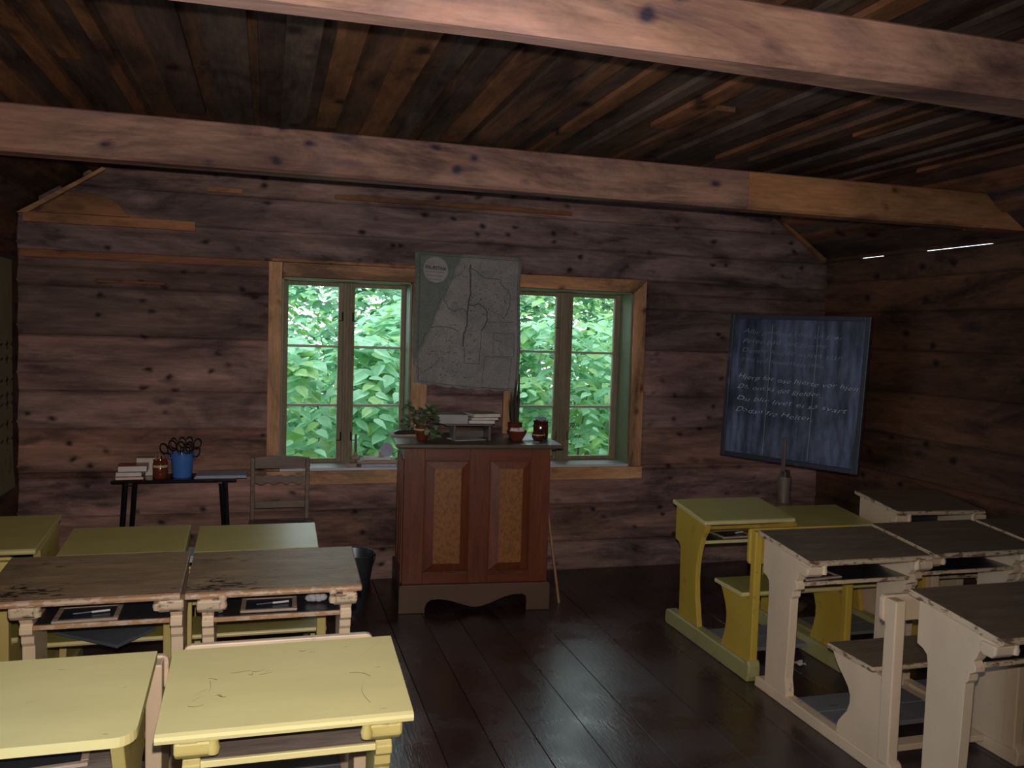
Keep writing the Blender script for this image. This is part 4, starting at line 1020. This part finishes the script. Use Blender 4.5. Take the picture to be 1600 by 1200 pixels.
mb = MB(); mb.lathe([(.050, 0), (.053, .004), (.062, .13), (.066, .134), (.066, .139), (.061, .136), (.050, .006), (0, .006)], n=32); mb.build('bucket_body', 'blue', bb, smooth=True)
mb = MB(); mb.tube([(-.066, 0, .132), (-.074, 0, .12), (-.066, 0, .105)], .004, 6); mb.tube([(.066, 0, .132), (.074, 0, .12), (.066, 0, .105)], .004, 6); mb.build('ear', 'blue', bb)
sc = [(-.03, -.01, 20, .0), (-.005, .012, 80, .01), (.012, -.012, 35, -.01), (.03, .01, 110, .012), (.0, -.02, 140, -.02)]
for i, (x_, y_, an, dz) in enumerate(sc):
    t = thing('scissors', ['black-handled scissors leaning left in the blue bucket', 'black-handled scissors at the back of the blue bucket', 'black-handled scissors in the middle of the blue bucket', 'black-handled scissors leaning right in the blue bucket', 'black-handled scissors at the front of the blue bucket'][i], 'scissors', (-.462+x_*.6, 5.21+y_, TZ+.0225), math.radians((8, -12, 5, 14, -6)[i]), 'scissors in the blue bucket')
    t.rotation_euler.y = math.radians((-20, -7, 3, 13, 22)[i])
    for sg in (-1, 1):
        mb = MB(); ring = [(sg*.024+.020*math.cos(a), 0, .165+dz+.030*math.sin(a)) for a in [2*math.pi*k/16 for k in range(16)]]
        mb.tube(ring, .0036, 6, closed=True); mb.tube([(sg*.012, 0, .135+dz), (sg*.002, 0, .10)], .0036, 6); mb.build('handle_loop', 'blackmat', t, smooth=True)
        mb = MB(); mb.prism([(sg*.001, .10), (sg*.008, .10), (sg*.006, .03), (sg*.001, .0)], 'y', -.0012*sg, -.0002*sg); mb.build('blade', 'blade', t)
mb = MB()
for k in range(3): mb.box(-.145+.004*k, .145-.003*k, -.095+.003*k, .095, .0045*k, .0045*k+.004)
tag(mb.build('paper_stack', 'paperblue', None, bev=.001, loc=(-.245, 5.235, TZ), rz=-.03), 'stack of bluish white papers on the right end of the black table', 'paper')
# teacher's chair
ch = thing('wooden_chair', 'pale worn wooden chair with scalloped back rail between the black table and the lectern', 'chair', (.085, 5.24, 0))
for sx in (-1, 1):
    mb = MB(); mb.prism([(sx*.150-.013, .0), (sx*.150+.013, 0), (sx*.158+.013, .45), (sx*.160+.013, .865), (sx*.160-.011, .868), (sx*.158-.013, .45)], 'y', .02, .045); mb.build('back_post', 'chair', ch, bev=.004)
mb = MB(); mb.prism([(-.147, .800), (.147, .800), (.147, .868), (.10, .874), (0, .876), (-.10, .874), (-.147, .868)], 'y', .024, .041); mb.build('crest_rail', 'chair', ch, bev=.003)
wv = [(-.145+.29*k/40, .708+.007*math.cos(k/40*2*math.pi*4.0)) for k in range(41)]; wu = [(.145-.29*k/40, .757+.004*math.cos((40-k)/40*2*math.pi*4)) for k in range(41)]
mb = MB(); mb.prism(wv+wu, 'y', .026, .040); mb.build('scalloped_rail', 'chair', ch)
mb = MB(); mb.box(-.145, .145, .026, .040, .56, .60); mb.build('lower_rail', 'chair', ch, bev=.003)
mb = MB(); mb.prism([(-.19, -.36), (.19, -.36), (.175, .018), (-.175, .018)], 'z', .475, .497); mb.build('seat', 'chairseat', ch, bev=.004)
for sx in (-1, 1):
    mb = MB(); mb.tube([(sx*.165, -.33, .475), (sx*.17, -.34, 0)], [.018, .015], 10); mb.build('leg', 'chair', ch, smooth=True)
    mb = MB(); mb.box(sx*.16-.009, sx*.16+.009, -.325, .02, .20, .225); mb.build('stretcher', 'chair', ch)

# things on the window sill of the left window
SZ = OPB+.0165
def sillbox(name, label, cat, x0, x1, y0, y1, z0, z1, mt, rz=0, bev=.002):
    cx, cy = (x0+x1)/2, (y0+y1)/2; mb = MB(); mb.box(x0-cx, x1-cx, y0-cy, y1-cy, 0, z1-z0)
    return tag(mb.build(name, mt, None, bev=bev, loc=(cx, cy, z0), rz=rz), label, cat)
sillbox('paper_pile', 'loose white papers at the bottom of the clutter on the left window sill', 'paper', .60, .83, 5.575, 5.73, SZ, SZ+.018, 'paperblue')
sillbox('wooden_board', 'pale wooden board across the papers on the left window sill', 'board', .575, .84, 5.60, 5.72, SZ+.0185, SZ+.037, 'slatewood', .02)
sillbox('folded_paper', 'white folded paper on the board on the left window sill', 'paper', .62, .80, 5.62, 5.71, SZ+.0375, SZ+.055, 'paper', -.03)
sillbox('wooden_block', 'short pale wooden block at the left of the sill clutter', 'block', .515, .585, 5.575, 5.66, SZ, SZ+.022, 'slatewood', -.35)
sp = thing('spindle', 'wooden spindle with an upright peg on the left window sill', 'spindle', (.572, 5.69, SZ+.0375))
mb = MB(); mb.lathe([(.03, 0), (.034, .006), (.034, .018), (.028, .022), (.012, .024), (.010, .045)], n=20); mb.build('spindle_base', 'slatewood', sp, smooth=True)
mb = MB(); mb.lathe([(.008, .045), (.009, .09), (.007, .13), (.008, .165)], n=12); mb.build('peg', 'postwood', sp, smooth=True)
dc = thing('white_disc', 'small white oval disc leaning on the papers on the left sill', 'disc', (.772, 5.63, SZ+.064))
mb = MB(); mb.lathe([(.0, -.003), (.046, -.003), (.048, 0), (.046, .003), (0, .003)], n=28); o = mb.build('disc_plate', 'paperblue', dc, smooth=True); o.rotation_euler = (math.radians(78), math.radians(25), math.radians(10)); o.location = (0, 0, .042)
mb = MB(); mb.box(-.05, -.02, .01, .03, -.008, .03); mb.build('disc_foot', 'slatewood', dc)
